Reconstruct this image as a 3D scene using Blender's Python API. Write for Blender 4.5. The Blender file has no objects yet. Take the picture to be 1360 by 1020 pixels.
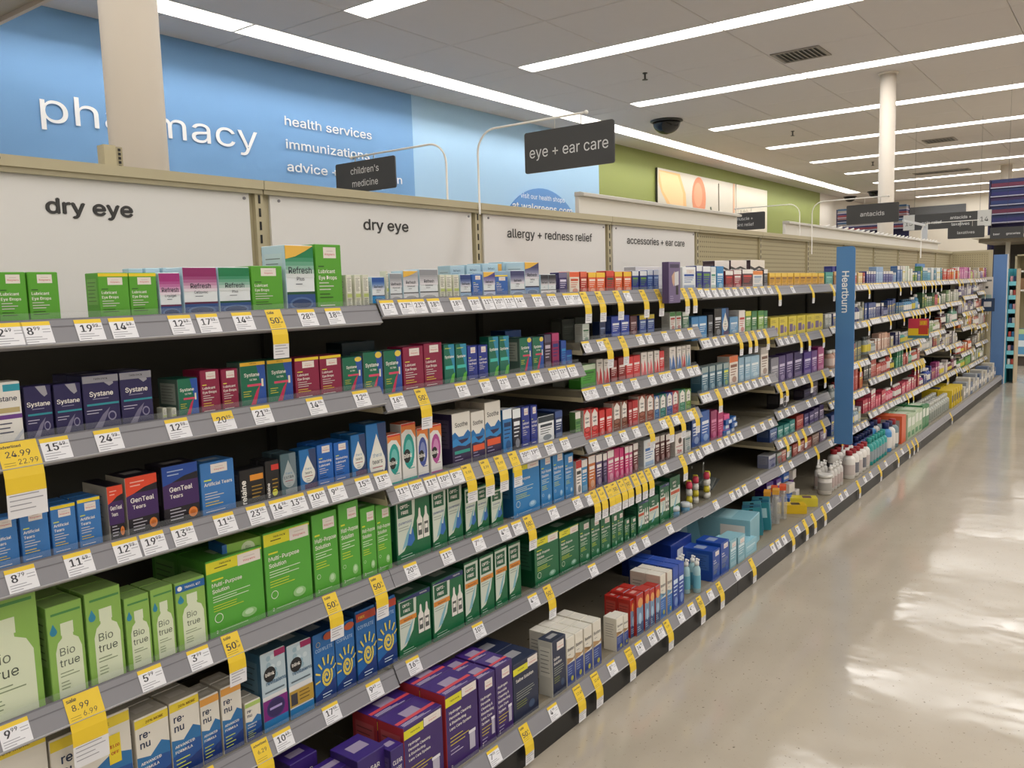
import bpy, math, random
from mathutils import Matrix, Vector
random.seed(7)
D = bpy.data
SC = bpy.context.scene
COL = SC.collection
H = 1.297
# ---------------------------------------------------------------- camera
cam = D.cameras.new('camera'); camo = D.objects.new('camera', cam); COL.objects.link(camo)
cam.sensor_fit = 'HORIZONTAL'; cam.sensor_width = 36; cam.lens = 36 * 1114.886 / 1360; cam.clip_start = .02; cam.clip_end = 200
yw, pt, rl = .643930301, -.112059396, -.0293386286
f = Vector((math.cos(yw) * math.cos(pt), math.sin(yw) * math.cos(pt), math.sin(pt)))
r0 = Vector((math.sin(yw), -math.cos(yw), 0)); u0 = r0.cross(f)
r = r0 * math.cos(rl) + u0 * math.sin(rl); u = u0 * math.cos(rl) - r0 * math.sin(rl)
camo.matrix_world = Matrix(((r.x, u.x, -f.x, 0), (r.y, u.y, -f.y, 0), (r.z, u.z, -f.z, H), (0, 0, 0, 1)))
SC.camera = camo
# ---------------------------------------------------------------- light and exposure
LAMP_POWER = 10.9
SC.view_settings.view_transform = 'Standard'; SC.view_settings.look = 'None'; SC.view_settings.gamma = 1
SC.view_settings.use_curve_mapping = False; SC.view_settings.exposure = 0.0
w = D.worlds.new('world'); SC.world = w; w.use_nodes = True
w.node_tree.nodes['Background'].inputs[0].default_value = (.75, .78, .8, 1); w.node_tree.nodes['Background'].inputs[1].default_value = .05

# ---------------------------------------------------------------- materials
def lin(h):
    h = h.lstrip('#'); c = [int(h[i:i + 2], 16) / 255 for i in (0, 2, 4)]
    return tuple(x / 12.92 if x <= .04045 else ((x + .055) / 1.055) ** 2.4 for x in c) + (1,)
MC = {}
def mat(hexc, rough=.45, metal=0., spec=.5, grain=0.):
    k = (hexc, rough, metal, spec, grain)
    if k in MC: return MC[k]
    m = D.materials.new('paint_' + hexc.lstrip('#')); m.use_nodes = True; nt = m.node_tree; b = nt.nodes['Principled BSDF']
    b.inputs['Base Color'].default_value = lin(hexc); b.inputs['Roughness'].default_value = rough
    b.inputs['Metallic'].default_value = metal; b.inputs['Specular IOR Level'].default_value = spec
    if grain:
        n = nt.nodes.new('ShaderNodeTexNoise'); n.inputs['Scale'].default_value = 9; n.inputs['Detail'].default_value = 4
        g = nt.nodes.new('ShaderNodeNewGeometry'); nt.links.new(g.outputs['Position'], n.inputs['Vector'])
        mx = nt.nodes.new('ShaderNodeMix'); mx.data_type = 'RGBA'; mx.inputs[6].default_value = lin(hexc)
        mx.inputs[7].default_value = tuple(c * (1 - grain) for c in lin(hexc)[:3]) + (1,)
        nt.links.new(n.outputs['Fac'], mx.inputs[0]); nt.links.new(mx.outputs[2], b.inputs['Base Color'])
    MC[k] = m; return m
def emis(name, col, s):
    m = D.materials.new(name); m.use_nodes = True; nt = m.node_tree; nt.nodes.remove(nt.nodes['Principled BSDF'])
    e = nt.nodes.new('ShaderNodeEmission'); e.inputs[0].default_value = col; e.inputs[1].default_value = s
    nt.links.new(e.outputs[0], nt.nodes['Material Output'].inputs[0]); return m
def clear(name, tint, alpha, rough=.08):
    m = D.materials.new(name); m.use_nodes = True; nt = m.node_tree; b = nt.nodes['Principled BSDF']
    b.inputs['Base Color'].default_value = tint; b.inputs['Roughness'].default_value = rough
    t = nt.nodes.new('ShaderNodeBsdfTransparent'); mx = nt.nodes.new('ShaderNodeMixShader'); mx.inputs[0].default_value = alpha
    nt.links.new(t.outputs[0], mx.inputs[1]); nt.links.new(b.outputs[0], mx.inputs[2]); nt.links.new(mx.outputs[0], nt.nodes['Material Output'].inputs[0]); return m
LAMP = emis('lamp_diffuser', (1, .978, .95, 1), LAMP_POWER)
TUBE = emis('lamp_tube', (1, .978, .95, 1), LAMP_POWER * 3.6)
CLEAR = clear('clear_plastic', (.7, .74, .76, 1), .06)
CLEAR2 = clear('bag_plastic', (.7, .73, .73, 1), .28)

# ---------------------------------------------------------------- mesh builder
TEXTS = {}
import os
FONT = None
try:
    for b_ in (bpy.utils.resource_path('LOCAL'), bpy.utils.resource_path('SYSTEM')):
        p_ = os.path.join(b_, 'datafiles', 'fonts', 'Inter.woff2')
        if b_ and os.path.exists(p_): FONT = D.fonts.load(p_); break
except Exception: FONT = None
def text_geo(s, bold=0., res=2):
    k = (s, bold, res)
    if k not in TEXTS:
        c = D.curves.new('t', 'FONT'); c.body = s
        if FONT: c.font = FONT
        c.size = 1; c.resolution_u = res; c.align_x = 'LEFT'
        o = D.objects.new('t', c); COL.objects.link(o); me = D.meshes.new_from_object(o)
        vs = [tuple(v.co[:2]) for v in me.vertices]; fs = [tuple(p.vertices) for p in me.polygons]
        D.objects.remove(o); D.curves.remove(c); D.meshes.remove(me)
        x0 = min(v[0] for v in vs); x1 = max(v[0] for v in vs)
        lay = [0.] * len(vs)
        if bold > 0:                      # heavier strokes: the outline repeated a hair to each side, each copy a little prouder
            n = len(vs); e = bold * 1.15; sh = ((-1, 0), (1, 0), (0, .9), (0, -.9)) if res > 1 else ((-1.1, 0), (1.1, 0))
            lay = [float(q_) for q_ in range(len(sh)) for _ in vs]; vs = [(a + e * dx, b_ + e * dy) for dx, dy in sh for a, b_ in vs]; fs = [tuple(i + n * k2 for i in f_) for k2 in range(len(sh)) for f_ in fs]
        TEXTS[k] = ([(v[0] - x0, v[1], l_) for v, l_ in zip(vs, lay)], fs, x1 - x0)
    return TEXTS[k]
class MB:
    def __init__(s): s.v = []; s.f = []; s.m = []; s.mats = []; s.sm = []
    def mi(s, m):
        if m not in s.mats: s.mats.append(m)
        return s.mats.index(m)
    def face(s, pts, m, smooth=False):
        n = len(s.v); s.v += [tuple(p) for p in pts]; s.f.append(tuple(range(n, n + len(pts)))); s.m.append(s.mi(m)); s.sm.append(smooth)
    def raw(s, vs, fs, m, smooth=False):
        n = len(s.v); s.v += [tuple(p) for p in vs]; k = s.mi(m)
        for q in fs: s.f.append(tuple(i + n for i in q)); s.m.append(k); s.sm.append(smooth)
    def box(s, x0, x1, y0, y1, z0, z1, m, top=None, front=None, left=None):
        V = [(x0, y0, z0), (x1, y0, z0), (x1, y1, z0), (x0, y1, z0), (x0, y0, z1), (x1, y0, z1), (x1, y1, z1), (x0, y1, z1)]
        n = len(s.v); s.v += V
        for q, mm in (((0, 3, 2, 1), m), ((4, 5, 6, 7), top or m), ((0, 1, 5, 4), front or m), ((1, 2, 6, 5), left or m), ((2, 3, 7, 6), m), ((3, 0, 4, 7), left or m)):
            s.f.append(tuple(i + n for i in q)); s.m.append(s.mi(mm)); s.sm.append(False)
        return s
    def prism(s, prof, x0, x1, m):            # closed profile of (y,z), extruded along x
        n = len(s.v); k = len(prof); s.v += [(x0, y, z) for y, z in prof] + [(x1, y, z) for y, z in prof]; mi = s.mi(m)
        for i in range(k):
            j = (i + 1) % k; s.f.append((n + i, n + k + i, n + k + j, n + j)); s.m.append(mi); s.sm.append(False)
        s.f.append(tuple(range(n, n + k))); s.m.append(mi); s.sm.append(False)
        s.f.append(tuple(range(n + 2 * k - 1, n + k - 1, -1))); s.m.append(mi); s.sm.append(False)
        return s
    def lathe(s, prof, cx, cy, m, seg=16, z0=0., cap=True):   # profile of (r,z)
        n = len(s.v); mi = s.mi(m)
        for rr, z in prof:
            for i in range(seg):
                a = 2 * math.pi * i / seg; s.v.append((cx + rr * math.cos(a), cy + rr * math.sin(a), z0 + z))
        for k in range(len(prof) - 1):
            for i in range(seg):
                j = (i + 1) % seg; a = n + k * seg; s.f.append((a + i, a + j, a + seg + j, a + seg + i)); s.m.append(mi); s.sm.append(True)
        if cap:
            a = n + (len(prof) - 1) * seg; s.f.append(tuple(range(a, a + seg))); s.m.append(mi); s.sm.append(False)
            s.f.append(tuple(range(n + seg - 1, n - 1, -1))); s.m.append(mi); s.sm.append(False)
        return s
    def tube(s, pts, rad, m, seg=8):
        pts = [Vector(p) for p in pts]; n = len(s.v); mi = s.mi(m)
        for i, p in enumerate(pts):
            t = (pts[min(i + 1, len(pts) - 1)] - pts[max(i - 1, 0)]).normalized()
            a = Vector((0, 0, 1)) if abs(t.z) < .9 else Vector((1, 0, 0)); b = t.cross(a).normalized(); c = t.cross(b)
            for k in range(seg):
                g = 2 * math.pi * k / seg; s.v.append(tuple(p + (b * math.cos(g) + c * math.sin(g)) * rad))
        for i in range(len(pts) - 1):
            for k in range(seg):
                j = (k + 1) % seg; s.f.append((n + i * seg + k, n + i * seg + j, n + (i + 1) * seg + j, n + (i + 1) * seg + k)); s.m.append(mi); s.sm.append(True)
        for e in (0, len(pts) - 1):
            s.f.append(tuple(n + e * seg + k for k in range(seg))); s.m.append(mi); s.sm.append(False)
        return s
    def text(s, t, m, place, size, maxw=None, bold=0., res=2, center=False):
        """place(u,v) maps text plane metres to a point"""
        vs, fs, wd = text_geo(t, bold, res); sx = size
        if maxw and wd * size > maxw: sx = maxw / wd
        off = -wd * sx / 2 if center else 0
        o_ = Vector(place(0, 0)); nn = (Vector(place(1, 0)) - o_).cross(Vector(place(0, 1)) - o_).normalized() * min(.0009, size * .0022)
        s.raw([tuple(Vector(place(a * sx + off, b * size)) + nn * l_) for a, b, l_ in vs], fs, m); return wd * sx
    def build(s, name, parent=None, loc=None, rz=0.):
        me = D.meshes.new(name); me.from_pydata(s.v, [], s.f)
        for m in s.mats: me.materials.append(m)
        me.polygons.foreach_set('material_index', s.m); me.polygons.foreach_set('use_smooth', s.sm); me.update()
        o = D.objects.new(name, me); COL.objects.link(o)
        if parent: o.parent = parent
        if loc: o.location = loc
        if rz: o.rotation_euler.z = rz
        return o
def tag(o, label=None, cat=None, group=None, kind=None):
    for k, v in (('label', label), ('category', cat), ('group', group), ('kind', kind)):
        if v: o[k] = v
    return o
def empty(name, loc, rz=0.):
    o = D.objects.new(name, None); COL.objects.link(o); o.location = loc; o.rotation_euler.z = rz; o.empty_display_size = .1; return o
def child_copy(o, parent, loc=None):
    c = o.copy(); COL.objects.link(c); c.parent = parent
    if loc is not None: c.location = loc
    return c
ORD = ['first', 'second', 'third', 'fourth', 'fifth', 'sixth', 'seventh', 'eighth', 'ninth', 'tenth', 'eleventh', 'twelfth', 'thirteenth', 'fourteenth', 'fifteenth', 'sixteenth',
       'seventeenth', 'eighteenth', 'nineteenth', 'twentieth', '21st', '22nd', '23rd', '24th', '25th', '26th', '27th', '28th', '29th', '30th', '31st', '32nd', '33rd', '34th', '35th', '36th', '37th', '38th', '39th', '40th']
BAYS = ['nearest dry eye bay', 'second dry eye bay', 'allergy relief bay', 'ear care bay', 'bay before heartburn post', 'first bay past heartburn post', 'second bay past heartburn post',
        'third bay past heartburn post', 'fourth bay past heartburn post', 'fifth bay past heartburn post', 'sixth bay past heartburn post', 'last bay past heartburn post']
ROWS = ['top shelf', 'second shelf', 'third shelf', 'fourth shelf', 'fifth shelf', 'sixth shelf']
def rown(r): return 'bottom deck' if r == 9 else ROWS[r]
SHELF_Z=[[1.222,1.026,0.82,0.566,0.31],[1.235,1.005,0.775,0.566,0.317],[1.235,1.075,0.918,0.74,0.563,0.312],[1.231,1.023,0.793,0.57,0.305],[1.228,0.968,0.733,0.592,0.439,0.302],[1.222,0.978,0.72,0.525,0.3],[1.222,0.985,0.745,0.57,0.34],[1.222,0.99,0.747,0.568,0.335],[1.222,1.0,0.773,0.632,0.33],[1.222,1.01,0.812,0.595,0.33],[1.222,1.05,0.88,0.73,0.46,0.3],[1.222,1.08,0.9,0.7,0.5,0.3]]
ITEMS=[
[0,0,0.5881,1.492,1.262,0.0244,0.0879,0,"refresh:#e8e8ee:#2a4f86:",0],
[0,0,0.6247,1.492,1.262,0.0452,0.0891,0,"lube_green",1],
[0,0,0.6744,1.492,1.262,0.0494,0.0891,0,"lube_green",0],
[0,0,0.7959,1.492,1.262,0.0565,0.0877,0.045,"lube_green:y",0],
[0,0,0.8539,1.492,1.262,0.054,0.0877,0,"lube_green:y",0],
[0,0,0.9071,1.492,1.262,0.0436,0.0876,0,"refresh:#a02a78:#274c88:Liquigel",1],
[0,0,0.9735,1.492,1.262,0.0755,0.0984,0,"refresh:#8c2263:#274c88:Celluvisc",0],
[0,0,1.0524,1.492,1.262,0.0748,0.0988,0,"refresh:#157a4c:#274c88:Plus",0],
[0,0,1.134,1.492,1.262,0.0788,0.1015,0,"lube_green",0],
[0,0,1.222,1.492,1.262,0.0788,0.1472,0.08,"refresh:#1a7f4f:#274c88:Plus:y",0],
[0,0,1.3068,1.492,1.262,0.0756,0.151,0.07,"lube_green",0],
[0,0,1.364,1.492,1.262,0.0178,0.082,0.045,"side_text",0],
[0,0,1.3897,1.492,1.262,0.0193,0.0819,0,"side_text",0],
[0,0,1.4178,1.492,1.262,0.0198,0.0819,0,"side_text",0],
[1,0,1.4571,1.492,1.275,0.042,0.0634,0,"refresh:#1c4f9c:#1a86c8:Optive",0],
[1,0,1.491,1.492,1.275,0.0078,0.0778,0,"side_text",0],
[1,0,1.5209,1.492,1.275,0.0415,0.0723,0,"refresh:#8f9299:#c9ccd2:Advanced",0],
[1,0,1.5735,1.492,1.275,0.0558,0.0786,0,"refresh:#a6a8ae:#d4d6da:Advanced:y",0],
[1,0,1.6418,1.492,1.275,0.0705,0.0825,0,"refresh:#8f9299:#d4d6da:Advanced",0],
[1,0,1.6928,1.492,1.275,0.0198,0.0681,0,"side_text",0],
[1,0,1.722,1.492,1.275,0.0235,0.068,0,"side_text",0],
[1,0,1.7532,1.492,1.275,0.0239,0.0679,0,"side_text",0],
[1,0,1.7925,1.492,1.275,0.0458,0.0684,0,"refresh:#27407f:#8fb4d8:Optive",0],
[1,0,1.8412,1.492,1.275,0.0458,0.0683,0,"lube_blue",0],
[1,0,1.8952,1.492,1.275,0.0532,0.0759,0,"refresh:#4a4288:#b9c3de:Optive:y",0],
[1,0,1.9545,1.492,1.275,0.0605,0.0673,0,"lube_blue:y",0],
[1,0,2.0325,1.492,1.275,0.071,0.0792,0.06,"refresh:#3c3f6e:#8fa8cb:Optive",0],
[1,0,2.1101,1.492,1.275,0.0738,0.1051,0.075,"refresh:#3c3f6e:#6e8fbd:Optive:y",0],
[1,0,2.174,1.492,1.275,0.0416,0.0674,0,"refresh:#2b2b35:#e6e6ea:",0],
[1,0,2.2192,1.492,1.275,0.0424,0.0672,0,"refresh:#2b2b35:#e6e6ea:",0],
[1,0,2.2827,1.492,1.275,0.0474,0.0735,0,"gen:#352a66:#6f6a8c:#ded9ee",0],
[2,0,2.3505,1.492,1.275,0.0588,0.0759,0,"gen:#e9dfd0:#e8653c:#c94f2c",0],
[2,0,2.4065,1.492,1.275,0.0418,0.0759,0,"gen:#b3281e:#e06a4a:#f4d6c8",0],
[2,0,2.4582,1.492,1.275,0.0493,0.0734,0,"gen:#e2602f:#f2c63c:#f7e3d8",0],
[2,0,2.516,1.492,1.275,0.0568,0.0733,0,"gen:#e2602f:#f2c63c:#f7e3d8",0],
[2,0,2.5802,1.492,1.275,0.0543,0.0784,0,"gen:#b3281e:#d84b3a:#1f5d44",0],
[2,0,2.643,1.492,1.275,0.0528,0.0759,0,"gen:#e2602f:#f2c63c:#f7e3d8",0],
[2,0,2.7053,1.492,1.275,0.0582,0.0758,0,"gen:#e2602f:#f2c63c:#f7e3d8",0],
[2,0,2.768,1.492,1.275,0.0488,0.0786,0,"gen:#25358a:#e9ecef:#79a548",0],
[2,0,2.8258,1.492,1.275,0.0532,0.0786,0,"gen:#25358a:#e9ecef:#79a548",0],
[2,0,2.8803,1.492,1.275,0.0442,0.0814,0,"gen:#2b58ab:#dfe6f0:#9bc0e8",0],
[2,0,2.9308,1.492,1.275,0.0412,0.0815,0,"gen:#2b58ab:#dfe6f0:#9bc0e8",0],
[2,0,2.9237,1.412,1.23,0.0981,0.154,0.028,"ear_kit",0],
[2,0,3.2215,1.492,1.275,0.1218,0.0939,0.05,"gen:#e9eef2:#f4f6f8:#1c4da0:w",0],
[3,0,3.3224,1.492,1.271,0.0556,0.1047,0.05,"gen:#25358a:#e9ecef:#6a9b3b",0],
[3,0,3.397,1.492,1.271,0.0768,0.1019,0,"gen:#25358a:#e9ecef:#6a9b3b",0],
[3,0,3.4705,1.492,1.271,0.0518,0.0991,0,"gen:#eef0f0:#d7dde0:#4f9b88",0],
[3,0,3.5445,1.492,1.271,0.0778,0.1026,0,"gen:#2f87c4:#2f87c4:#e9f3f8",0],
[3,0,3.6445,1.492,1.271,0.0858,0.0831,0,"gen:#7a1f2c:#f0ece8:#d63a34",0],
[3,0,3.7415,1.492,1.271,0.0898,0.0865,0,"gen:#9a2233:#f0ece8:#f0ece8",0],
[3,0,3.8625,1.492,1.271,0.1318,0.0901,0,"gen:#43202b:#f0ece8:#d63a34",0],
[3,0,4.004,1.492,1.271,0.1288,0.0833,0,"gen:#e9e4e0:#e88a3c:#7fa0c0",0],
[3,0,4.106,1.492,1.271,0.0508,0.0907,0,"gen:#33323a:#f0ece8:#8d8f96",0],
[3,0,3.8245,1.6,1.271,0.1738,0.1341,0,"wave_box",0],
[3,0,4.0265,1.6,1.271,0.2078,0.1378,0,"wave_box",0],
[4,0,4.289,1.6,1.268,0.2948,0.145,0,"wave_box",0],
[4,0,4.1945,1.492,1.268,0.0818,0.0752,0,"gen:#e0aa2c:#f0cb4e:#7a4a2a",0],
[4,0,4.284,1.492,1.268,0.0848,0.0751,0,"gen:#e0aa2c:#f0cb4e:#7a4a2a",0],
[4,0,4.3765,1.492,1.268,0.0878,0.075,0,"gen:#e0aa2c:#f0cb4e:#7a4a2a",0],
[4,0,4.4729,1.492,1.268,0.0909,0.0748,0,"gen:#e0aa2c:#f0cb4e:#7a4a2a",0],
[4,0,4.572,1.492,1.268,0.0948,0.0747,0,"gen:#e0aa2c:#f0cb4e:#7a4a2a",0],
[4,0,4.6744,1.492,1.268,0.0976,0.0745,0,"gen:#e0aa2c:#f0cb4e:#7a4a2a",0],
[4,0,4.7815,1.492,1.268,0.1018,0.0743,0,"gen:#e0aa2c:#f0cb4e:#7a4a2a",0],
[4,0,4.892,1.492,1.268,0.1049,0.0742,0,"gen:#e0aa2c:#f0cb4e:#7a4a2a",0],
[4,0,5.0065,1.492,1.268,0.1098,0.074,0,"gen:#e0aa2c:#f0cb4e:#7a4a2a",0],
[5,0,5.1685,1.492,1.262,0.1498,0.0842,0,"gen:#1f8f84:#3aa79a:#9ed6cc",0],
[5,0,5.3035,1.492,1.262,0.0698,0.0885,0,"gen:#ad7b3c:#d9b37a:#54391f",0],
[1,0,1.845,1.565,1.275,0.0635,0.0954,0,"lightblue",0],
[1,0,1.9158,1.565,1.275,0.0651,0.098,0,"lightblue",0],
[1,0,2.0038,1.565,1.275,0.0944,0.1028,0,"lightblue:y",0],
[1,0,2.1127,1.565,1.275,0.0974,0.1082,0,"lightblue",0],
[0,0,0.8823,1.565,1.262,0.0296,0.0982,0,"lightblue",0],
[0,0,0.9168,1.565,1.262,0.0308,0.099,0,"lightblue",0],
[0,0,0.9527,1.565,1.262,0.032,0.0999,0,"lightblue",0],
[0,1,0.5949,1.492,1.066,0.0533,0.1055,0,"systane_white",0],
[0,1,0.6485,1.492,1.066,0.0443,0.0942,0,"systane_dark",0],
[0,1,0.6979,1.492,1.066,0.0468,0.0928,0,"systane_dark",0],
[0,1,0.7576,1.492,1.066,0.0657,0.1021,0.055,"systane_dark:t",1],
[0,1,0.8241,1.492,1.066,0.0618,0.1022,0,"systane_dark:t",1],
[0,1,0.878,1.492,1.066,0.0082,0.0263,0,"side_text",0],
[0,1,0.8961,1.492,1.066,0.01,0.0241,0,"side_text",0],
[0,1,0.9288,1.492,1.066,0.0433,0.078,0.07,"systane_ultra",0],
[0,1,0.9802,1.492,1.066,0.0438,0.0901,0.06,"lube_magenta",0],
[0,1,1.0242,1.492,1.066,0.0384,0.088,0,"lube_magenta",0],
[0,1,1.0812,1.492,1.066,0.0624,0.0979,0,"systane_ultra:t",0],
[0,1,1.1515,1.492,1.066,0.0662,0.0973,0,"systane_ultra:t",0],
[0,1,1.2247,1.492,1.066,0.0674,0.0956,0,"lube_magenta:y",0],
[0,1,1.2948,1.492,1.066,0.0636,0.0949,0,"lube_magenta:y",0],
[0,1,1.3631,1.492,1.066,0.061,0.0847,0,"systane_ultra:b",0],
[1,1,1.4284,1.492,1.045,0.062,0.1129,0,"systane_ultra:b",0],
[1,1,1.4966,1.492,1.045,0.0615,0.1113,0,"systane_ultra:b",0],
[1,1,1.5713,1.492,1.045,0.0749,0.1159,0,"lube_magenta",0],
[1,1,1.6481,1.492,1.045,0.0705,0.1193,0,"lube_magenta",0],
[1,1,1.7118,1.492,1.045,0.0425,0.1119,0,"systane_gel",0],
[1,1,1.7603,1.492,1.045,0.0455,0.1097,0,"systane_gel",0],
[1,1,1.8103,1.492,1.045,0.0421,0.1009,0,"lube_navy",0],
[1,1,1.8587,1.492,1.045,0.0421,0.0996,0,"lube_navy",0],
[1,1,1.9068,1.492,1.045,0.0452,0.1205,0,"systane_gel",0],
[1,1,1.9575,1.492,1.045,0.0465,0.1191,0,"systane_gel",0],
[1,1,2.0661,1.492,1.045,0.0618,0.1071,0.075,"systane_ultra:b",0],
[1,1,2.1313,1.492,1.045,0.0582,0.1054,0,"systane_ultra:b",0],
[1,1,2.1864,1.492,1.045,0.0368,0.1095,0,"gen:#3a2a3f:#55506a:#c3b9c9",0],
[1,1,2.2303,1.492,1.045,0.0402,0.1117,0,"gen:#8c1a55:#b23a6f:#1c2f7a",0],
[1,1,2.2733,1.492,1.045,0.0303,0.0847,0,"gen:#2a4fa0:#2a4fa0:#3c8fc8",0],
[1,1,2.3093,1.492,1.045,0.0353,0.0506,0,"gen:#2a4fa0:#2a4fa0:#3c8fc8",0],
[1,1,1.5017,1.62,1.045,0.1153,0.1309,0,"gen:#0d2a33:#0d2a33:#1b4a50",0],
[1,1,2.1485,1.6,1.045,0.0838,0.1241,0,"gen:#123c7a:#1a4a8e:#dfe6f0",0],
[0,2,0.5774,1.492,0.86,0.0397,0.0884,0,"art_tears",0],
[0,2,0.6249,1.492,0.86,0.0456,0.0906,0,"art_tears",0],
[0,2,0.6738,1.492,0.86,0.0424,0.0888,0,"art_tears:y",1],
[0,2,0.7187,1.492,0.86,0.0409,0.0906,0,"art_tears:y",1],
[0,2,0.7664,1.492,0.86,0.0295,0.1037,0.09,"genteal:r",0],
[0,2,0.8176,1.492,0.86,0.063,0.1131,0.07,"genteal:r",0],
[0,2,0.8985,1.492,0.86,0.0765,0.119,0.06,"genteal:b",0],
[0,2,0.9816,1.492,0.86,0.0773,0.1095,0.06,"art_tears:l",0],
[0,2,1.0627,1.492,0.86,0.0606,0.0785,0,"relaine",0],
[0,2,1.1145,1.492,0.86,0.0346,0.0866,0,"relaine:r",1],
[0,2,1.1601,1.492,0.86,0.0422,0.0938,0,"theratears:e",1],
[0,2,1.2126,1.492,0.86,0.0476,0.0949,0,"theratears",0],
[0,2,1.2639,1.492,0.86,0.0461,0.0978,0,"moist_blue",1],
[0,2,1.3157,1.492,0.86,0.0458,0.0944,0,"moist_blue",1],
[0,2,1.3658,1.492,0.86,0.0468,0.1044,0,"theratears",1],
[1,2,1.4271,1.492,0.815,0.0675,0.1672,0.06,"theratears:l",0],
[1,2,1.4886,1.492,0.815,0.0461,0.13,0,"blink:#1f9c94",0],
[1,2,1.5425,1.492,0.815,0.0532,0.1511,0,"blink:#1f9c94",0],
[1,2,1.5939,1.492,0.815,0.0411,0.1308,0,"blink:#4052a0",0],
[1,2,1.6428,1.492,0.815,0.0458,0.1326,0,"blink:#b04a94",0],
[1,2,1.752,1.492,0.815,0.0801,0.1494,0.08,"soothe",0],
[1,2,1.8253,1.492,0.815,0.0601,0.1433,0,"soothe:r",1],
[1,2,1.8953,1.492,0.815,0.0742,0.1624,0,"soothe:r",1],
[1,2,1.9611,1.492,0.815,0.0438,0.1323,0,"gen:#2b79bb:#e9eef2:#12305c",0],
[1,2,2.0073,1.492,0.815,0.0394,0.1275,0,"gen:#1b1f33:#e9eef2:#e9eef2",0],
[1,2,2.0542,1.492,0.815,0.0404,0.1272,0,"lube_navy",0],
[1,2,2.0967,1.492,0.815,0.0342,0.1257,0,"lube_navy",0],
[1,2,2.1641,1.492,0.815,0.0878,0.0839,0.08,"gen:#e9ecef:#26343f:#26343f",0],
[1,2,2.236,1.492,0.815,0.0408,0.0901,0.08,"gen:#24386a:#35508c:#dfe6f0",0],
[0,3,0.5504,1.492,0.606,0.1297,0.2255,0,"biotrue:l",0],
[0,3,0.6584,1.492,0.606,0.0621,0.1686,0.055,"biotrue",1],
[0,3,0.7283,1.492,0.606,0.0662,0.1721,0,"biotrue",2],
[0,3,0.7914,1.492,0.606,0.0487,0.1401,0,"biotrue",1],
[0,3,0.8424,1.492,0.606,0.0466,0.1408,0,"biotrue",1],
[0,3,0.9016,1.492,0.606,0.0646,0.1388,0,"biotrue:k",0],
[0,3,1.0072,1.492,0.606,0.1376,0.1617,0.1,"multi:#55a63a:y",1],
[0,3,1.1432,1.492,0.606,0.126,0.1848,0.1,"multi:#55a63a:y",1],
[0,3,1.2517,1.492,0.606,0.0754,0.1928,0.06,"multi:#55a63a",2],
[0,3,1.3244,1.492,0.606,0.0631,0.2013,0.06,"multi:#55a63a",2],
[0,3,1.385,1.492,0.606,0.0483,0.1756,0.05,"multi:#55a63a",2],
[1,3,1.438,1.492,0.606,0.0503,0.1789,0.05,"multi:#55a63a",2],
[1,3,1.5465,1.492,0.606,0.1292,0.1819,0.1,"optifree:p:t",0],
[1,3,1.6458,1.492,0.606,0.0585,0.169,0,"optifree:p",0],
[1,3,1.7128,1.492,0.606,0.0631,0.17,0,"optifree:p",0],
[1,3,1.778,1.492,0.606,0.0521,0.1447,0,"optifree:p",0],
[1,3,1.8356,1.492,0.606,0.0528,0.1375,0,"optifree:p",0],
[1,3,1.898,1.492,0.606,0.0588,0.1135,0,"optifree:p",0],
[1,3,2.0528,1.492,0.606,0.1392,0.2047,0.1,"multi:#2a7fc0:y",0],
[1,3,2.1587,1.492,0.606,0.0622,0.1946,0,"multi:#2a7fc0",0],
[1,3,2.2255,1.492,0.606,0.0628,0.1923,0,"multi:#2a7fc0",0],
[1,3,2.291,1.492,0.606,0.0518,0.1489,0,"multi:#2a7fc0",0],
[2,4,2.3495,1.492,0.603,0.0348,0.1186,0,"gen:#efe8e4:#c2272d:#2a2a2a",0],
[2,4,2.3902,1.492,0.603,0.0353,0.1138,0,"gen:#3f8cc0:#efe8e4:#efe8e4",0],
[2,4,2.436,1.492,0.603,0.0438,0.1193,0,"gen:#c9733a:#efe8e4:#efe8e4",0],
[2,4,2.484,1.492,0.603,0.0398,0.1157,0,"gen:#564070:#efe8e4:#efe8e4",0],
[2,4,2.522,1.492,0.603,0.0268,0.1132,0,"gen:#3a2a55:#efe8e4:#9c8cb0",0],
[2,4,2.5643,1.492,0.603,0.0443,0.1155,0,"gen:#c85a8a:#efe8e4:#efe8e4",0],
[2,4,2.6087,1.492,0.603,0.0374,0.1154,0,"gen:#c22a6c:#c22a6c:#efe8e4",0],
[2,4,2.6465,1.492,0.603,0.0287,0.111,0,"gen:#d2347a:#d2347a:#efe8e4",0],
[2,4,2.6785,1.492,0.603,0.0278,0.111,0,"gen:#d2347a:#efe8e4:#efe8e4",0],
[2,4,2.7114,1.492,0.603,0.0248,0.1081,0,"gen:#c85a8a:#efe8e4:#efe8e4",0],
[2,4,2.7482,1.492,0.603,0.0372,0.1115,0,"gen:#6f3036:#efe8e4:#efe8e4",0],
[2,4,2.8575,1.492,0.603,0.0858,0.109,0,"gen:#e6ebee:#dfe6ea:#2f6fb8:w",0],
[2,4,2.9297,1.492,0.603,0.0375,0.1082,0,"gen:#5d2a2a:#efe8e4:#efe8e4",0],
[2,4,2.9733,1.492,0.603,0.0362,0.1071,0,"gen:#5d2a2a:#efe8e4:#efe8e4",0],
[2,4,3.0171,1.492,0.603,0.0391,0.105,0,"gen:#5d2a2a:#efe8e4:#efe8e4",0],
[2,4,3.1223,1.492,0.603,0.0761,0.0899,0,"stye",0],
[2,4,3.2014,1.492,0.603,0.0575,0.0855,0,"gen:#c3c8c8:#e9ecec:#5f7f86",0],
[2,3,2.355,1.492,0.78,0.0318,0.106,0,"gen:#5f8f4f:#efe8e4:#2a6a3a",0],
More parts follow.
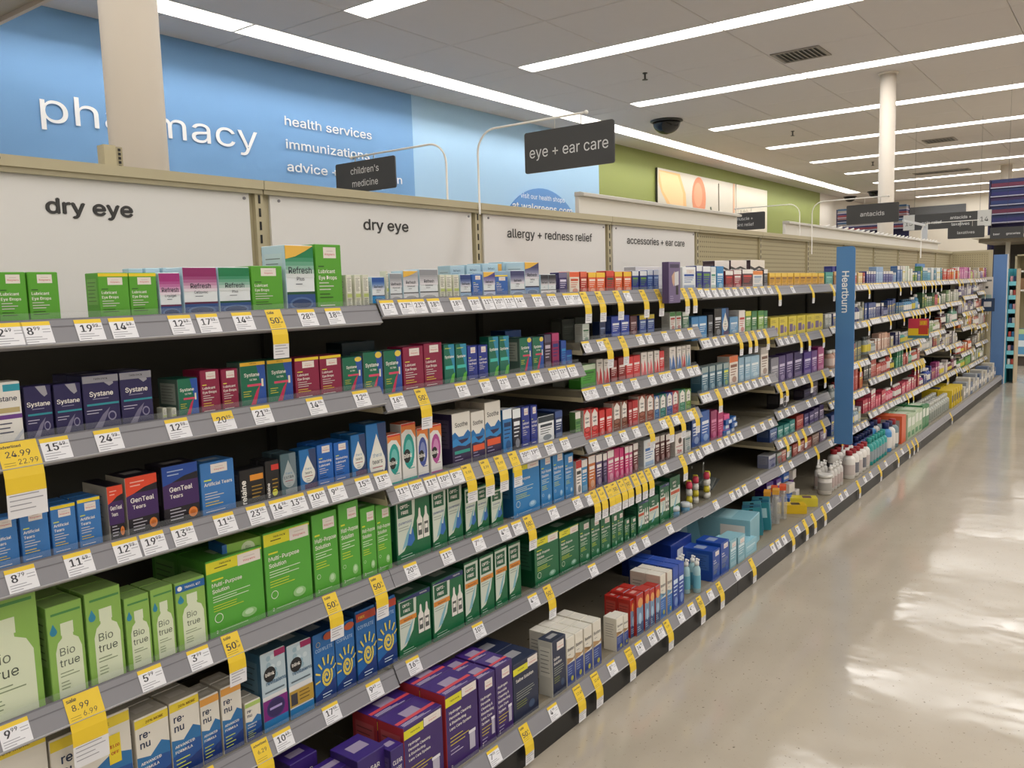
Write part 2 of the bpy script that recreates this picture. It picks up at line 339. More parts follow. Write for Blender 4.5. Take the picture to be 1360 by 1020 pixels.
[2,3,2.4097,1.492,0.78,0.0463,0.106,0,"clear_eyes:#d02a2a",0],
[2,3,2.4612,1.492,0.78,0.0463,0.1031,0,"clear_eyes:#d02a2a",0],
[2,3,2.5098,1.492,0.78,0.0383,0.0909,0,"gen:#d02a2a:#d02a2a:#f2e6e4",0],
[2,3,2.5555,1.492,0.78,0.0418,0.0904,0,"gen:#d02a2a:#d02a2a:#f2e6e4",0],
[2,3,2.6118,1.492,0.78,0.0533,0.1054,0,"clear_eyes:#7a3a22",0],
[2,3,2.6668,1.492,0.78,0.0432,0.1033,0,"clear_eyes:#7a3a22",0],
[2,3,2.7092,1.492,0.78,0.0272,0.0943,0,"gen:#a8202a:#a8202a:#f2e6e4",0],
[2,3,2.7488,1.492,0.78,0.0424,0.0959,0,"gen:#b8222a:#b8222a:#f2e6e4",0],
[2,3,2.8048,1.492,0.78,0.0564,0.1069,0,"clear_eyes:#8a3a22",0],
[2,3,2.8685,1.492,0.78,0.0586,0.1023,0,"clear_eyes:#8a3a22",0],
[2,3,2.925,1.492,0.78,0.0388,0.0915,0,"clear_eyes:#2f6aa8",0],
[2,3,2.9748,1.492,0.78,0.0498,0.0921,0,"clear_eyes:#1f7a72",0],
[2,3,3.0338,1.492,0.78,0.0525,0.0913,0,"clear_eyes:#274a9a",0],
[2,3,3.0915,1.492,0.78,0.0518,0.0906,0,"clear_eyes:#b82a3a",0],
[2,3,3.1531,1.492,0.78,0.055,0.0899,0,"clear_eyes:#3a8a6a",0],
[2,3,3.2145,1.492,0.78,0.0498,0.0858,0,"clear_eyes:#6a9a3a",0],
[2,2,2.426,1.492,0.958,0.0948,0.0806,0.05,"gen:#4aa33a:#cfe0c8:#2a6f24",0],
[2,2,2.5018,1.492,0.958,0.0443,0.0923,0,"visine:#c9343a",0],
[2,2,2.5492,1.492,0.958,0.0403,0.0882,0,"visine:#c9343a",0],
[2,2,2.5987,1.492,0.958,0.0453,0.0789,0,"gen:#8c1f24:#8c1f24:#f0dedc",0],
[2,2,2.6527,1.492,0.958,0.0514,0.0854,0,"gen:#8c1f24:#8c1f24:#f0dedc",0],
[2,2,2.7115,1.492,0.958,0.0538,0.0834,0,"gen:#d5343a:#d5343a:#f0dedc",0],
[2,2,2.7698,1.492,0.958,0.0512,0.0841,0,"gen:#d5343a:#d5343a:#f0dedc",0],
[2,2,2.8258,1.492,0.958,0.0484,0.0908,0,"visine:#e0646a",0],
[2,2,2.8775,1.492,0.958,0.0438,0.0895,0,"visine:#e0646a",0],
[2,2,2.9258,1.492,0.958,0.0412,0.09,0,"visine:#d5343a",0],
[2,2,2.974,1.492,0.958,0.0408,0.0849,0,"gen:#d5343a:#d5343a:#f0dedc",0],
[2,2,3.0668,1.492,0.958,0.0558,0.0934,0,"visine:#3a6ab0",0],
[2,2,3.123,1.492,0.958,0.0428,0.0919,0,"visine:#3a6ab0",0],
[2,2,3.168,1.492,0.958,0.0348,0.0915,0,"visine:#c9343a",0],
[2,2,3.212,1.492,0.958,0.0408,0.0917,0,"visine:#3a8fb8",0],
[2,1,2.4103,1.492,1.115,0.0423,0.0614,0,"gen:#d9dfd9:#c9d3cb:#4a7a5a",0],
[2,1,2.522,1.492,1.115,0.0398,0.0635,0,"gen:#1a2a55:#1a2a55:#7f90b8",0],
[2,1,2.615,1.492,1.115,0.0608,0.0781,0,"gen:#2342a8:#2342a8:#e9ecf2",0],
[2,1,2.683,1.492,1.115,0.0637,0.0793,0,"gen:#2342a8:#2342a8:#e9ecf2",0],
[2,1,2.7497,1.492,1.115,0.0522,0.0749,0,"gen:#5b2434:#5b2434:#d0b9c0",0],
[2,1,2.8178,1.492,1.115,0.0524,0.0749,0,"gen:#244a9c:#dcc63a:#bcd0e4",0],
[2,1,2.8802,1.492,1.115,0.0584,0.0752,0,"gen:#244a9c:#dcc63a:#bcd0e4",0],
[2,1,3.0703,1.492,1.115,0.0495,0.0762,0,"gen:#e9ece6:#4a8a4a:#b83a34",0],
[2,1,3.1265,1.492,1.115,0.0478,0.0755,0,"gen:#e9ece6:#4a8a4a:#b83a34",0],
[2,1,3.19,1.492,1.115,0.0628,0.0719,0,"gen:#4a7f62:#dfe6df:#e9ece6",0],
[3,1,3.2789,1.492,1.063,0.0691,0.0988,0,"gen:#3f86c0:#3f86c0:#e0ebf2",0],
[3,1,3.3615,1.492,1.063,0.0818,0.0986,0,"gen:#3f86c0:#3f86c0:#e0ebf2",0],
[3,1,3.441,1.492,1.063,0.0508,0.101,0,"gen:#2a2f3a:#2a2f3a:#aab0ba",0],
[3,1,3.515,1.492,1.063,0.0788,0.1264,0,"gen:#17191f:#17191f:#dfe3ea",0],
[3,1,3.6025,1.492,1.063,0.0778,0.125,0,"theratears",0],
[3,1,3.7015,1.492,1.063,0.0978,0.081,0,"gen:#5f97c2:#5f97c2:#dfe8ef",0],
[3,1,3.797,1.492,1.063,0.0728,0.1077,0,"gen:#e9e4e0:#e9e4e0:#c23a3a",0],
[3,1,3.88,1.492,1.063,0.0708,0.101,0,"gen:#5f9a48:#d7d04a:#e9ece0",0],
[3,1,3.959,1.492,1.063,0.0688,0.098,0,"gen:#2f7a48:#2f7a48:#e9ece0",0],
[3,1,4.04,1.492,1.063,0.0748,0.0965,0,"gen:#7fae4a:#3f8a48:#e9ece0",0],
[3,1,4.1095,1.492,1.063,0.0458,0.0941,0,"gen:#2f7a48:#2f7a48:#e9ece0",0],
[4,1,4.239,1.492,1.008,0.1208,0.1094,0.06,"yellow_pack",1],
[4,1,4.3715,1.492,1.008,0.1258,0.1075,0.06,"yellow_pack",1],
[4,1,4.511,1.492,1.008,0.1328,0.1055,0.06,"yellow_pack",1],
[4,1,4.6575,1.492,1.008,0.1398,0.1035,0.06,"yellow_pack",1],
[4,1,4.8115,1.492,1.008,0.1478,0.1014,0.06,"yellow_pack",1],
[4,1,4.9735,1.492,1.008,0.1558,0.0991,0.06,"yellow_pack",1],
[5,1,5.1185,1.492,1.018,0.0578,0.0813,0,"gen:#b9bdb8:#d0d4d0:#8a928e",0],
[5,1,5.194,1.492,1.018,0.0608,0.0782,0,"gen:#b9bdb8:#d0d4d0:#8a928e",0],
[3,2,3.6955,1.492,0.833,0.1018,0.1335,0,"gen:#e8dfd6:#e6733a:#7f4a34",0],
[3,2,3.7935,1.492,0.833,0.0638,0.1169,0,"gen:#8fb6cf:#8fb6cf:#dfeaf0",0],
[3,2,3.8685,1.492,0.833,0.0678,0.1145,0,"gen:#8fb6cf:#a6c6da:#dfeaf0",0],
[3,2,3.967,1.492,0.833,0.1108,0.1118,0,"gen:#9cc0d6:#9cc0d6:#e9f1f5",0],
[3,2,4.0905,1.492,0.833,0.1038,0.1425,0,"gen:#e4ddd6:#b9b3ae:#6b4a3a",0],
[4,2,4.2375,1.492,0.773,0.1098,0.1384,0,"gen:#7f7f8c:#7f7f8c:#c3c3cc",0],
[4,2,4.3585,1.492,0.773,0.0998,0.1397,0,"gen:#4a3672:#4a3672:#cfc6e0",0],
[4,2,4.4735,1.492,0.773,0.1098,0.1428,0,"gen:#4a3672:#4a3672:#cfc6e0",0],
[4,2,4.6175,1.492,0.773,0.1398,0.1408,0,"gen:#3b2a5e:#3b2a5e:#dcd4ea",0],
[4,2,4.771,1.492,0.773,0.1268,0.1285,0,"gen:#533a86:#533a86:#dcd4ea",0],
[4,2,4.9005,1.492,0.773,0.1038,0.1262,0,"gen:#6a3a8a:#6a3a8a:#e2d4ea",0],
[4,2,5.022,1.492,0.773,0.1088,0.1391,0,"gen:#a83a7f:#a83a7f:#f0d8e6",0],
[3,3,3.285,1.492,0.61,0.0788,0.1474,0,"gen:#2b4f96:#3b5fa6:#dfe6f0",0],
[3,3,3.3785,1.492,0.61,0.0898,0.142,0,"gen:#2a5fb0:#2a5fb0:#e6ebf2",0],
[3,3,3.473,1.492,0.61,0.0648,0.1309,0,"gen:#9a2a62:#9a2a62:#d88ab0",0],
[3,3,3.544,1.492,0.61,0.0588,0.1176,0,"gen:#b22a68:#b22a68:#e39cbc",0],
[3,3,3.6195,1.492,0.61,0.0638,0.0939,0,"gen:#dd4f8c:#dd4f8c:#f6dbe6",0],
[4,3,4.38,1.492,0.632,0.1228,0.0786,0.07,"circle_black",0],
[4,3,4.7725,1.492,0.632,0.1198,0.0577,0,"gen:#2c2438:#2c2438:#5a5070",0],
[4,3,4.9025,1.492,0.632,0.1118,0.0859,0,"gen:#3b3350:#3b3350:#cfc8da",0],
[4,4,4.234,1.492,0.479,0.1048,0.0652,0.07,"gen:#2f4a86:#5f7fb0:#cfd8e6",0],
[4,4,4.339,1.492,0.479,0.0808,0.0633,0,"gen:#2a8a84:#2a8a84:#d5e6e2",0],
[4,4,4.4305,1.492,0.479,0.0838,0.062,0,"gen:#2a8a84:#2a8a84:#d5e6e2",0],
[4,4,4.526,1.492,0.479,0.0848,0.0686,0,"gen:#2a8a84:#2a8a84:#d5e6e2",0],
[4,4,4.6435,1.492,0.479,0.1178,0.0792,0,"gen:#a8382c:#a8382c:#e6b8a8",0],
[4,4,4.7635,1.492,0.479,0.0798,0.0727,0,"gen:#42336c:#42336c:#cfc6e0",0],
[4,4,4.856,1.492,0.479,0.0848,0.0734,0,"gen:#42336c:#42336c:#cfc6e0",0],
[4,4,4.95,1.492,0.479,0.0848,0.0784,0,"gen:#42336c:#42336c:#cfc6e0",0],
[4,4,5.046,1.492,0.479,0.0848,0.0837,0,"gen:#42336c:#42336c:#cfc6e0",0],
[4,5,4.214,1.492,0.342,0.1048,0.0686,0.06,"gen:#8a8fae:#c9ccd6:#2a2f6a",0],
[4,5,4.3125,1.492,0.342,0.0678,0.0637,0,"gen:#7f8f8c:#b9c6c0:#cf4a44",0],
[4,5,4.3945,1.492,0.342,0.0698,0.0617,0,"gen:#b8504a:#d6a89c:#e6dcd6",0],
[4,5,4.4785,1.492,0.342,0.0718,0.0638,0,"gen:#4a8a7a:#8fb6a8:#d8e2dc",0],
[4,5,4.572,1.492,0.342,0.0868,0.0659,0,"gen:#b0463a:#b0463a:#e6cfc6",0],
[4,5,4.6815,1.492,0.342,0.1038,0.0617,0,"gen:#a6584a:#c08a7a:#e6d8d0",0],
[4,5,4.8015,1.492,0.342,0.1078,0.0639,0,"gen:#9a4438:#9a4438:#e0c6bc",0],
[4,5,4.934,1.492,0.342,0.1268,0.0662,0,"gen:#8f6a60:#b0958a:#d8ccc6",0],
[4,5,5.08,1.492,0.342,0.1328,0.0617,0,"gen:#6f5a78:#8a7a96:#cfc6d6",0],
[0,4,0.5486,1.492,0.35,0.1242,0.2378,0,"renu:l",0],
[0,4,0.6873,1.492,0.35,0.1456,0.1878,0.07,"renu:l:c",1],
[0,4,0.8006,1.492,0.35,0.0693,0.1586,0.06,"renu:y",1],
[0,4,0.8702,1.492,0.35,0.0641,0.1604,0.06,"renu:y",1],
[0,4,0.9271,1.492,0.35,0.0438,0.141,0,"renu:o",1],
[0,4,0.9774,1.492,0.35,0.0488,0.1436,0,"renu:o",1],
[0,4,1.0283,1.492,0.35,0.0394,0.0868,0,"renu:s",1],
[0,4,1.0862,1.492,0.35,0.066,0.1771,0.1,"revital:p",0],
[0,4,1.1564,1.492,0.35,0.068,0.1717,0.09,"revital:y",0],
[0,4,1.2281,1.492,0.35,0.0641,0.1696,0.08,"complete",0],
[0,4,1.2944,1.492,0.35,0.0616,0.1693,0.08,"complete",0],
[0,4,1.3613,1.492,0.35,0.0648,0.1825,0.07,"complete:f",0],
[1,4,1.4336,1.492,0.357,0.0686,0.1771,0.07,"complete:f",0],
[1,4,1.5362,1.492,0.357,0.1231,0.1586,0.07,"optifree:r:t",1],
[1,4,1.667,1.492,0.357,0.1302,0.1663,0.07,"optifree:r:t",1],
[1,4,1.77,1.492,0.357,0.0635,0.1808,0,"optifree:r",1],
[1,4,1.8395,1.492,0.357,0.0665,0.1793,0,"optifree:r",1],
[1,4,1.9077,1.492,0.357,0.0602,0.1821,0,"optifree:r",1],
[1,4,1.975,1.492,0.357,0.0608,0.1802,0,"optifree:r",1],
[1,4,2.1492,1.492,0.357,0.1353,0.159,0.1,"multi:#12663f:y",0],
[1,4,2.2808,1.492,0.357,0.1193,0.1521,0.09,"multi:#12663f:y",0],
[2,5,2.3798,1.492,0.352,0.0683,0.1545,0,"multi:#12663f",0],
[2,5,2.451,1.492,0.352,0.0618,0.1496,0,"multi:#12663f",0],
[2,5,2.5205,1.492,0.352,0.0678,0.1391,0,"multi:#12663f",0],
[2,5,2.5807,1.492,0.352,0.0402,0.1325,0,"multi:#12663f",0],
[2,5,2.6287,1.492,0.352,0.0442,0.13,0,"multi:#12663f",0],
[2,5,2.6792,1.492,0.352,0.0372,0.0889,0,"multi:#12663f",0],
[2,5,2.7235,1.492,0.352,0.0398,0.0843,0,"multi:#12663f",0],
[2,5,2.8023,1.492,0.352,0.0842,0.1291,0,"optifree:e:t",0],
[2,5,2.8942,1.492,0.352,0.0851,0.1264,0,"optifree:e",0],
[2,5,2.9856,1.492,0.352,0.0821,0.1577,0,"optifree:e:t",0],
[2,5,3.0818,1.492,0.352,0.0931,0.1699,0,"optifree:e",0],
[0,9,0.9833,1.325,0.11,0.0826,0.2981,0.1,"clearcare",0],
[0,9,1.0879,1.325,0.11,0.1162,0.2733,0.12,"clearcare",0],
[0,9,1.1946,1.325,0.11,0.086,0.1963,0.1,"clearcare",0],
[0,9,1.2714,1.325,0.11,0.06,0.1814,0.1,"clearcare",0],
[0,9,1.3768,1.325,0.11,0.136,0.1845,0.085,"peroxide",1],
[1,9,1.5163,1.325,0.11,0.1235,0.2034,0.085,"peroxide",1],
[1,9,1.6193,1.325,0.11,0.0675,0.1929,0.07,"peroxide:s",1],
[1,9,1.6942,1.325,0.11,0.0731,0.195,0.07,"peroxide:s",1],
[1,9,1.7947,1.325,0.11,0.1182,0.1686,0.09,"saline",1],
[1,9,1.9591,1.325,0.11,0.0738,0.1686,0.05,"saline:s",0],
[1,9,2.0245,1.325,0.11,0.0429,0.1483,0.045,"boston",2],
[1,9,2.0727,1.325,0.11,0.0442,0.1476,0.045,"boston",2],
[1,9,2.1222,1.325,0.11,0.0453,0.1469,0.045,"boston",2],
[1,9,2.1732,1.325,0.11,0.0473,0.1488,0.045,"boston",2],
[1,9,2.3175,1.325,0.11,0.0448,0.1111,0.05,"boston",0],
[2,9,2.3602,1.325,0.11,0.0303,0.1044,0.05,"boston",0],
[2,9,2.436,1.34,0.11,0.0437,0.1332,0.05,"red_box",1],
[2,9,2.4605,1.325,0.11,0.0478,0.1449,0.05,"red_box",1],
[2,9,2.5078,1.325,0.11,0.0352,0.1439,0.05,"red_box",1],
[2,9,2.5487,1.325,0.11,0.0342,0.1363,0.05,"red_box",0],
[2,9,2.5893,1.325,0.11,0.0342,0.1346,0.05,"red_box",0],
[2,9,2.6358,1.325,0.11,0.0432,0.1604,0.06,"boston:b",1],
[2,9,2.6837,1.325,0.11,0.0402,0.1596,0.06,"boston:b",1],
[2,9,2.7315,1.325,0.11,0.0438,0.1631,0.06,"gen:#2247a0:#2a4fae:#cfe0f2",2],
[2,9,2.7818,1.325,0.11,0.0458,0.1631,0.06,"gen:#2247a0:#2a4fae:#cfe0f2",2],
[2,9,3.1039,1.325,0.11,0.0746,0.1246,0.13,"saline:u",0],
[2,9,3.1904,1.325,0.11,0.0816,0.1365,0.11,"saline:u",0],
[3,9,3.2844,1.325,0.11,0.072,0.1199,0.08,"gen:#7fb0bf:#8fbfcc:#d8e8ec:w",0],
[3,9,3.3685,1.325,0.11,0.0797,0.1152,0.08,"gen:#7fb0bf:#8fbfcc:#d8e8ec:w",0],
[3,9,3.486,1.325,0.11,0.1328,0.0648,0.06,"gen:#8fc0cf:#8fc0cf:#c8e0e8",0],
[2,0,3.0597,1.575,1.275,0.2794,0.0976,0.05,"gen:#dcdbe2:#dcdbe2:#d2d2da",0],
[3,2,3.3816,1.492,0.833,0.0696,0.1091,0,"gen:#46748c:#9aabab:#d5e2e6",0],
[3,2,3.4575,1.492,0.833,0.0638,0.1085,0,"gen:#46748c:#9aabab:#d5e2e6",0],
[3,2,3.5325,1.492,0.833,0.0658,0.1085,0,"gen:#3f6f86:#9aabab:#d5e2e6",0],
[3,2,3.6045,1.492,0.833,0.0598,0.1086,0,"gen:#3f7f96:#9aabab:#e0e24a",0],
[2,1,2.4743,1.6,1.115,0.0793,0.0746,0.05,"gen:#565c54:#4a5049:#6f766c",0],
[2,1,2.5615,1.6,1.115,0.0828,0.0787,0.05,"gen:#565c54:#4a5049:#6f766c",0],
[2,2,2.4553,1.58,0.958,0.0963,0.0649,0.05,"gen:#a9ada4:#b9bcb4:#8a9088",0]]
TAGS=[
[0,0,0.575,"w","2.49"],
[0,0,0.619,"w","8.99"],
[0,0,0.706,"w","19.99"],
[0,0,0.766,"w","14.49"],
[0,0,0.88,"w","12.49"],
[0,0,0.939,"w","17.99"],
[0,0,1.019,"w","14.49"],
[0,0,1.101,"s","50%"],
[0,0,1.184,"w","28.99"],
[0,0,1.261,"w","18.99"],
[1,0,1.431,"w","17.99"],
[1,0,1.493,"w","17.99"],
[1,0,1.541,"w","23.99"],
[1,0,1.599,"w","18.99"],
[1,0,1.687,"w","18.99"],
[1,0,1.762,"w","18.49"],
[1,0,1.82,"w","11.99"],
[1,0,1.871,"w","20.99"],
[1,0,1.92,"w","11.49"],
[1,0,1.971,"w","14.49"],
[1,0,2.062,"w","12.99"],
[1,0,2.142,"w","21.99"],
[1,0,2.23,"w","15.99"],
[1,0,2.278,"w","20.49"],
[1,0,2.333,"s","9.99"],
[2,0,2.427,"s","50%"],
[2,0,2.548,"s","5.99"],
[2,0,2.616,"w","7.99"],
[2,0,2.738,"s","6.99"],
[2,0,2.857,"s","50%"],
[2,0,3.083,"s","8.99"],
[2,0,3.156,"s","9.99"],
[2,0,3.239,"w","4.99"],
[3,0,3.308,"w","5.99"],
[3,0,3.38,"w","6.99"],
[3,0,3.453,"w","7.99"],
[3,0,3.53,"w","8.99"],
[3,0,3.609,"w","9.99"],
[3,0,3.691,"w","10.99"],
[3,0,3.776,"w","11.99"],
[3,0,3.863,"w","12.99"],
[3,0,3.954,"w","13.99"],
[3,0,4.049,"w","14.99"],
[3,0,4.154,"s",""],
[4,0,4.379,"w",""],
[4,0,4.688,"s",""],
[4,0,5.079,"s",""],
[0,1,0.566,"S","24.99"],
[0,1,0.632,"w","15.49"],
[0,1,0.723,"w","24.99"],
[0,1,0.858,"w","12.99"],
[0,1,0.958,"y","20.99"],
[0,1,1.05,"w","21.99"],
[0,1,1.194,"w","14.99"],
[0,1,1.33,"w","12.49"],
[1,1,1.449,"w","16.99"],
[1,1,1.54,"s","50%"],
[1,1,1.696,"w","12.99"],
[1,1,1.798,"w","8.99"],
[1,1,1.88,"w","21.99"],
[1,1,1.973,"w","14.99"],
[1,1,2.047,"w","17.99"],
[1,1,2.14,"w","15.99"],
[1,1,2.191,"w","15.49"],
[1,1,2.247,"w","13.99"],
[2,1,2.336,"w","6.99"],
[2,1,2.431,"w","6.99"],
[2,1,2.471,"s","7.99"],
[2,1,2.58,"s","9.49"],
[2,1,2.706,"w","5.99"],
[2,1,2.776,"w","8.99"],
[2,1,2.909,"w","7.49"],
[2,1,3.033,"w","9.99"],
[2,1,3.143,"w","6.99"],
[3,1,3.27,"w",""],
[3,1,3.311,"w",""],
[3,1,3.389,"w",""],
[3,1,3.478,"w",""],
[3,1,3.57,"w",""],
[3,1,3.649,"s",""],
[3,1,3.757,"s",""],
[3,1,3.833,"s",""],
[3,1,3.91,"w",""],
[3,1,3.99,"s",""],
[4,1,4.203,"w",""],
[4,1,4.292,"w",""],
[4,1,4.385,"w",""],
[4,1,4.493,"s",""],
[4,1,4.632,"s",""],
[4,1,4.887,"s",""],
[0,2,0.559,"w","8.79"],
[0,2,0.653,"w","11.49"],
[0,2,0.739,"w","12.99"],
[0,2,0.791,"w","19.99"],
[0,2,0.853,"w","13.99"],
[0,2,0.945,"w","11.49"],
[0,2,1.023,"w","23.99"],
[0,2,1.08,"w","14.99"],
[0,2,1.126,"w","13.99"],
[0,2,1.183,"w","10.49"],
[0,2,1.241,"w","9.49"],
[0,2,1.324,"w","15.99"],
[0,2,1.385,"w","13.99"],
[1,2,1.453,"w","11.99"],
[1,2,1.504,"w","20.49"],
[1,2,1.559,"w","11.99"],
[1,2,1.61,"w","10.49"],
[1,2,1.661,"w","8.99"],
[1,2,1.711,"s","9.99"],
[1,2,1.789,"s","8.99"],
[1,2,1.855,"s","8.99"],
[1,2,1.922,"s","7.79"],
[1,2,1.977,"w","20.49"],
[1,2,2.025,"w","19.49"],
[1,2,2.108,"w","20.49"],
[1,2,2.194,"w","23.99"],
[2,2,2.332,"w","5.79"],
[2,2,2.373,"w","3.79"],
[2,2,2.471,"w","3.99"],
[2,2,2.558,"w","3.49"],
[2,2,2.662,"w","3.99"],
[2,2,2.796,"w","5.79"],
[2,2,2.888,"w","6.99"],
[2,2,2.938,"w","4.99"],
[2,2,3.037,"w","6.49"],
[2,2,3.134,"w","7.49"],
[2,2,3.191,"w","6.99"],
[3,2,3.26,"w",""],
[3,2,3.31,"w",""],
[3,2,3.412,"s",""],
[3,2,3.519,"w",""],
[3,2,3.596,"w",""],
[3,2,3.676,"w",""],
[3,2,3.759,"w",""],
[3,2,3.844,"w",""],
[3,2,3.932,"w",""],
[3,2,4.024,"w",""],
[4,2,4.185,"s",""],
[4,2,4.274,"s",""],
[4,2,4.427,"w",""],
[4,2,4.562,"w",""],
[4,2,4.678,"s",""],
[4,2,4.925,"s",""],
[0,3,0.526,"w","9.99"],
[0,3,0.632,"S","8.99"],
[0,3,0.766,"w","5.99"],
[0,3,0.867,"w","3.99"],
[0,3,0.945,"s","50%"],
[0,3,1.21,"s","50%"],
[0,3,1.355,"s","50%"],
[1,3,1.472,"w","20.99"],
[1,3,1.609,"w","11.99"],
[1,3,1.743,"w","7.99"],
[1,3,1.863,"w","4.99"],
[1,3,1.927,"w","9.49"],
[1,3,1.988,"s","50%"],
[1,3,2.117,"w","7.99"],
[1,3,2.259,"w","5.49"],
[2,3,2.374,"w","4.49"],
[2,3,2.475,"w","3.49"],
[2,3,2.574,"w","4.79"],
[2,3,2.668,"w","3.79"],
[2,3,2.773,"s","6.99"],
[2,3,2.884,"w","4.99"],
[2,3,2.935,"s","5.99"],
[2,3,2.994,"w","5.99"],
[2,3,3.041,"s","6.49"],
[2,3,3.131,"w","7.99"],
[2,3,3.175,"s","6.99"],
[3,3,3.277,"w",""],
[3,3,3.324,"w",""],
[3,3,3.435,"w",""],
[3,3,3.51,"w",""],
[3,3,3.588,"w",""],
[3,3,3.659,"w",""],
[3,3,3.836,"w",""],
[3,3,3.955,"w",""],
[3,3,4.069,"w",""],
[4,3,4.209,"w",""],
[4,3,4.312,"w",""],
[4,3,4.418,"w",""],
[4,3,4.656,"w",""],
[4,3,4.79,"w",""],
[2,4,2.326,"w","8.49"],
[2,4,2.369,"s","5.49"],
[2,4,2.418,"s","6.49"],
[2,4,2.469,"s","4.99"],
[2,4,2.51,"s","50%"],
[2,4,2.558,"s","4.99"],
[2,4,2.602,"s","50%"],
[2,4,2.658,"s","9.99"],
[2,4,2.71,"s","5.99"],
[2,4,2.763,"s","8.99"],
[2,4,2.817,"w","8.99"],
[2,4,2.893,"w","6.99"],
[2,4,3.056,"s","7.99"],
[2,4,3.143,"w","9.99"],
[0,4,0.998,"s","6.29"],
[0,4,1.052,"w","10.49"],
[0,4,1.189,"w","17.99"],
[0,4,1.326,"w","9.49"],
[1,4,1.465,"w","16.99"],
[1,4,1.731,"w","10.99"],
[1,4,1.999,"w","4.99"],
[1,4,2.084,"s","50%"],
[0,4,0.868,"s","5.99"],
[3,4,2.996,"w","6.99"],
[2,4,3.217,"w","4.99"],
[3,4,3.385,"w","5.99"],
[3,4,3.57,"w","5.49"],
[3,4,3.646,"w",""],
[3,4,3.724,"w",""],
[3,4,3.902,"w",""],
[4,4,4.212,"w",""],
[4,4,4.292,"s",""],
[4,4,4.374,"w",""],
[4,4,4.471,"s",""],
[4,4,4.583,"s",""],
[4,4,4.701,"w",""],
[4,4,4.922,"s",""],
[2,5,2.35,"w","9.49"],
[2,5,2.54,"w","5.99"],
[2,5,2.638,"w","4.99"],
[2,5,2.733,"w","7.99"],
[2,5,2.933,"w","8.49"],
[4,5,4.237,"w",""],
[4,5,4.377,"w",""],
[4,5,4.639,"w",""],
[4,5,4.814,"s",""],
[1,9,1.579,"w","7.99"],
[1,9,1.719,"s","50%"],
[1,9,1.855,"w","4.99"],
[1,9,1.99,"s","12.49"],
[1,9,2.091,"s","12.49"],
[1,9,2.188,"w","8.79"],
[1,9,2.303,"s","12.49"],
[2,9,2.371,"w","14.99"],
[2,9,2.46,"w","14.99"],
[2,9,2.523,"w","13.49"],
[2,9,2.582,"s","9.99"],
[2,9,2.684,"w","4.99"],
[2,9,2.779,"w","4.49"],
[2,9,2.856,"s","50%"],
[2,9,2.948,"w","7.49"],
[2,9,3.04,"s","50%"],
[2,9,3.22,"w","6.99"],
[3,9,3.387,"s",""],
[3,9,3.644,"w",""],
[3,9,3.713,"w",""],
[3,9,3.794,"w",""],
[3,9,3.894,"s",""],
[3,9,3.987,"w",""],
[3,9,4.1,"s",""],
[4,9,4.231,"s",""],
[4,9,4.401,"s",""],
[4,9,4.501,"w",""],
[4,9,4.724,"w",""],
[4,9,4.828,"w",""],
[4,9,5.079,"s",""],
[5,9,5.23,"w",""],
[5,9,5.371,"w",""],
[5,9,5.584,"s",""],
[5,9,5.75,"w",""],
[6,9,6.065,"s",""],
[6,9,6.223,"w",""],
[6,9,6.411,"s",""],
[6,9,6.558,"s",""],
[6,9,6.686,"s",""],
[8,9,8.092,"s",""]]
# ================================================================ room
YW = 7.875; ZC = 3.897; XN = -4.0; XF = 31.0; YR = -11.0
BX0 = .511; BS = .914; NB = 12
BEIGE = mat('#bcb293', .5); BEIGE2 = mat('#a89f83', .55); WHITE = mat('#e6e3dd', .5); BLACK = mat('#1c1b1a', .6)
# floor: speckled vinyl tile, polished, slightly uneven
m = D.materials.new('vinyl_floor'); m.use_nodes = True; nt = m.node_tree; b = nt.nodes['Principled BSDF']; L = nt.links.new
g = nt.nodes.new('ShaderNodeNewGeometry')
def noise(scale, detail=3, rough=.5):
    n = nt.nodes.new('ShaderNodeTexNoise'); n.inputs['Scale'].default_value = scale; n.inputs['Detail'].default_value = detail; n.inputs['Roughness'].default_value = rough
    L(g.outputs['Position'], n.inputs['Vector']); return n
def ramp(src, stops):
    rr = nt.nodes.new('ShaderNodeValToRGB'); L(src, rr.inputs[0]); e = rr.color_ramp.elements
    e[0].position, e[0].color = stops[0]; e[1].position, e[1].color = stops[1]
    for p, c in stops[2:]: q = e.new(p); q.color = c
    return rr
def mixc(fac, a, bb):
    mx = nt.nodes.new('ShaderNodeMix'); mx.data_type = 'RGBA'; L(fac, mx.inputs[0])
    for i, x in ((6, a), (7, bb)):
        if isinstance(x, tuple): mx.inputs[i].default_value = x
        else: L(x, mx.inputs[i])
    return mx.outputs[2]
base = ramp(noise(2.2, 4).outputs['Fac'], [(.3, lin('#b0a696')), (.7, lin('#bcb2a2'))])
sp = ramp(noise(95, 2).outputs['Fac'], [(.68, (0, 0, 0, 1)), (.72, (1, 1, 1, 1))])
c1 = mixc(sp.outputs[0], base.outputs[0], lin('#877d6e'))
vor = nt.nodes.new('ShaderNodeTexVoronoi'); vor.inputs['Scale'].default_value = 17; vor.inputs['Randomness'].default_value = 1
nz = noise(30, 2); va = nt.nodes.new('ShaderNodeVectorMath'); va.operation = 'MULTIPLY_ADD'
L(nz.outputs['Color'], va.inputs[0]); va.inputs[1].default_value = (.03, .03, 0); L(g.outputs['Position'], va.inputs[2]); L(va.outputs[0], vor.inputs['Vector'])
s2 = ramp(vor.outputs['Distance'], [(.03, (1, 1, 1, 1)), (.06, (0, 0, 0, 1))])
c2 = mixc(s2.outputs[0], c1, lin('#6a6154')); L(c2, b.inputs['Base Color'])
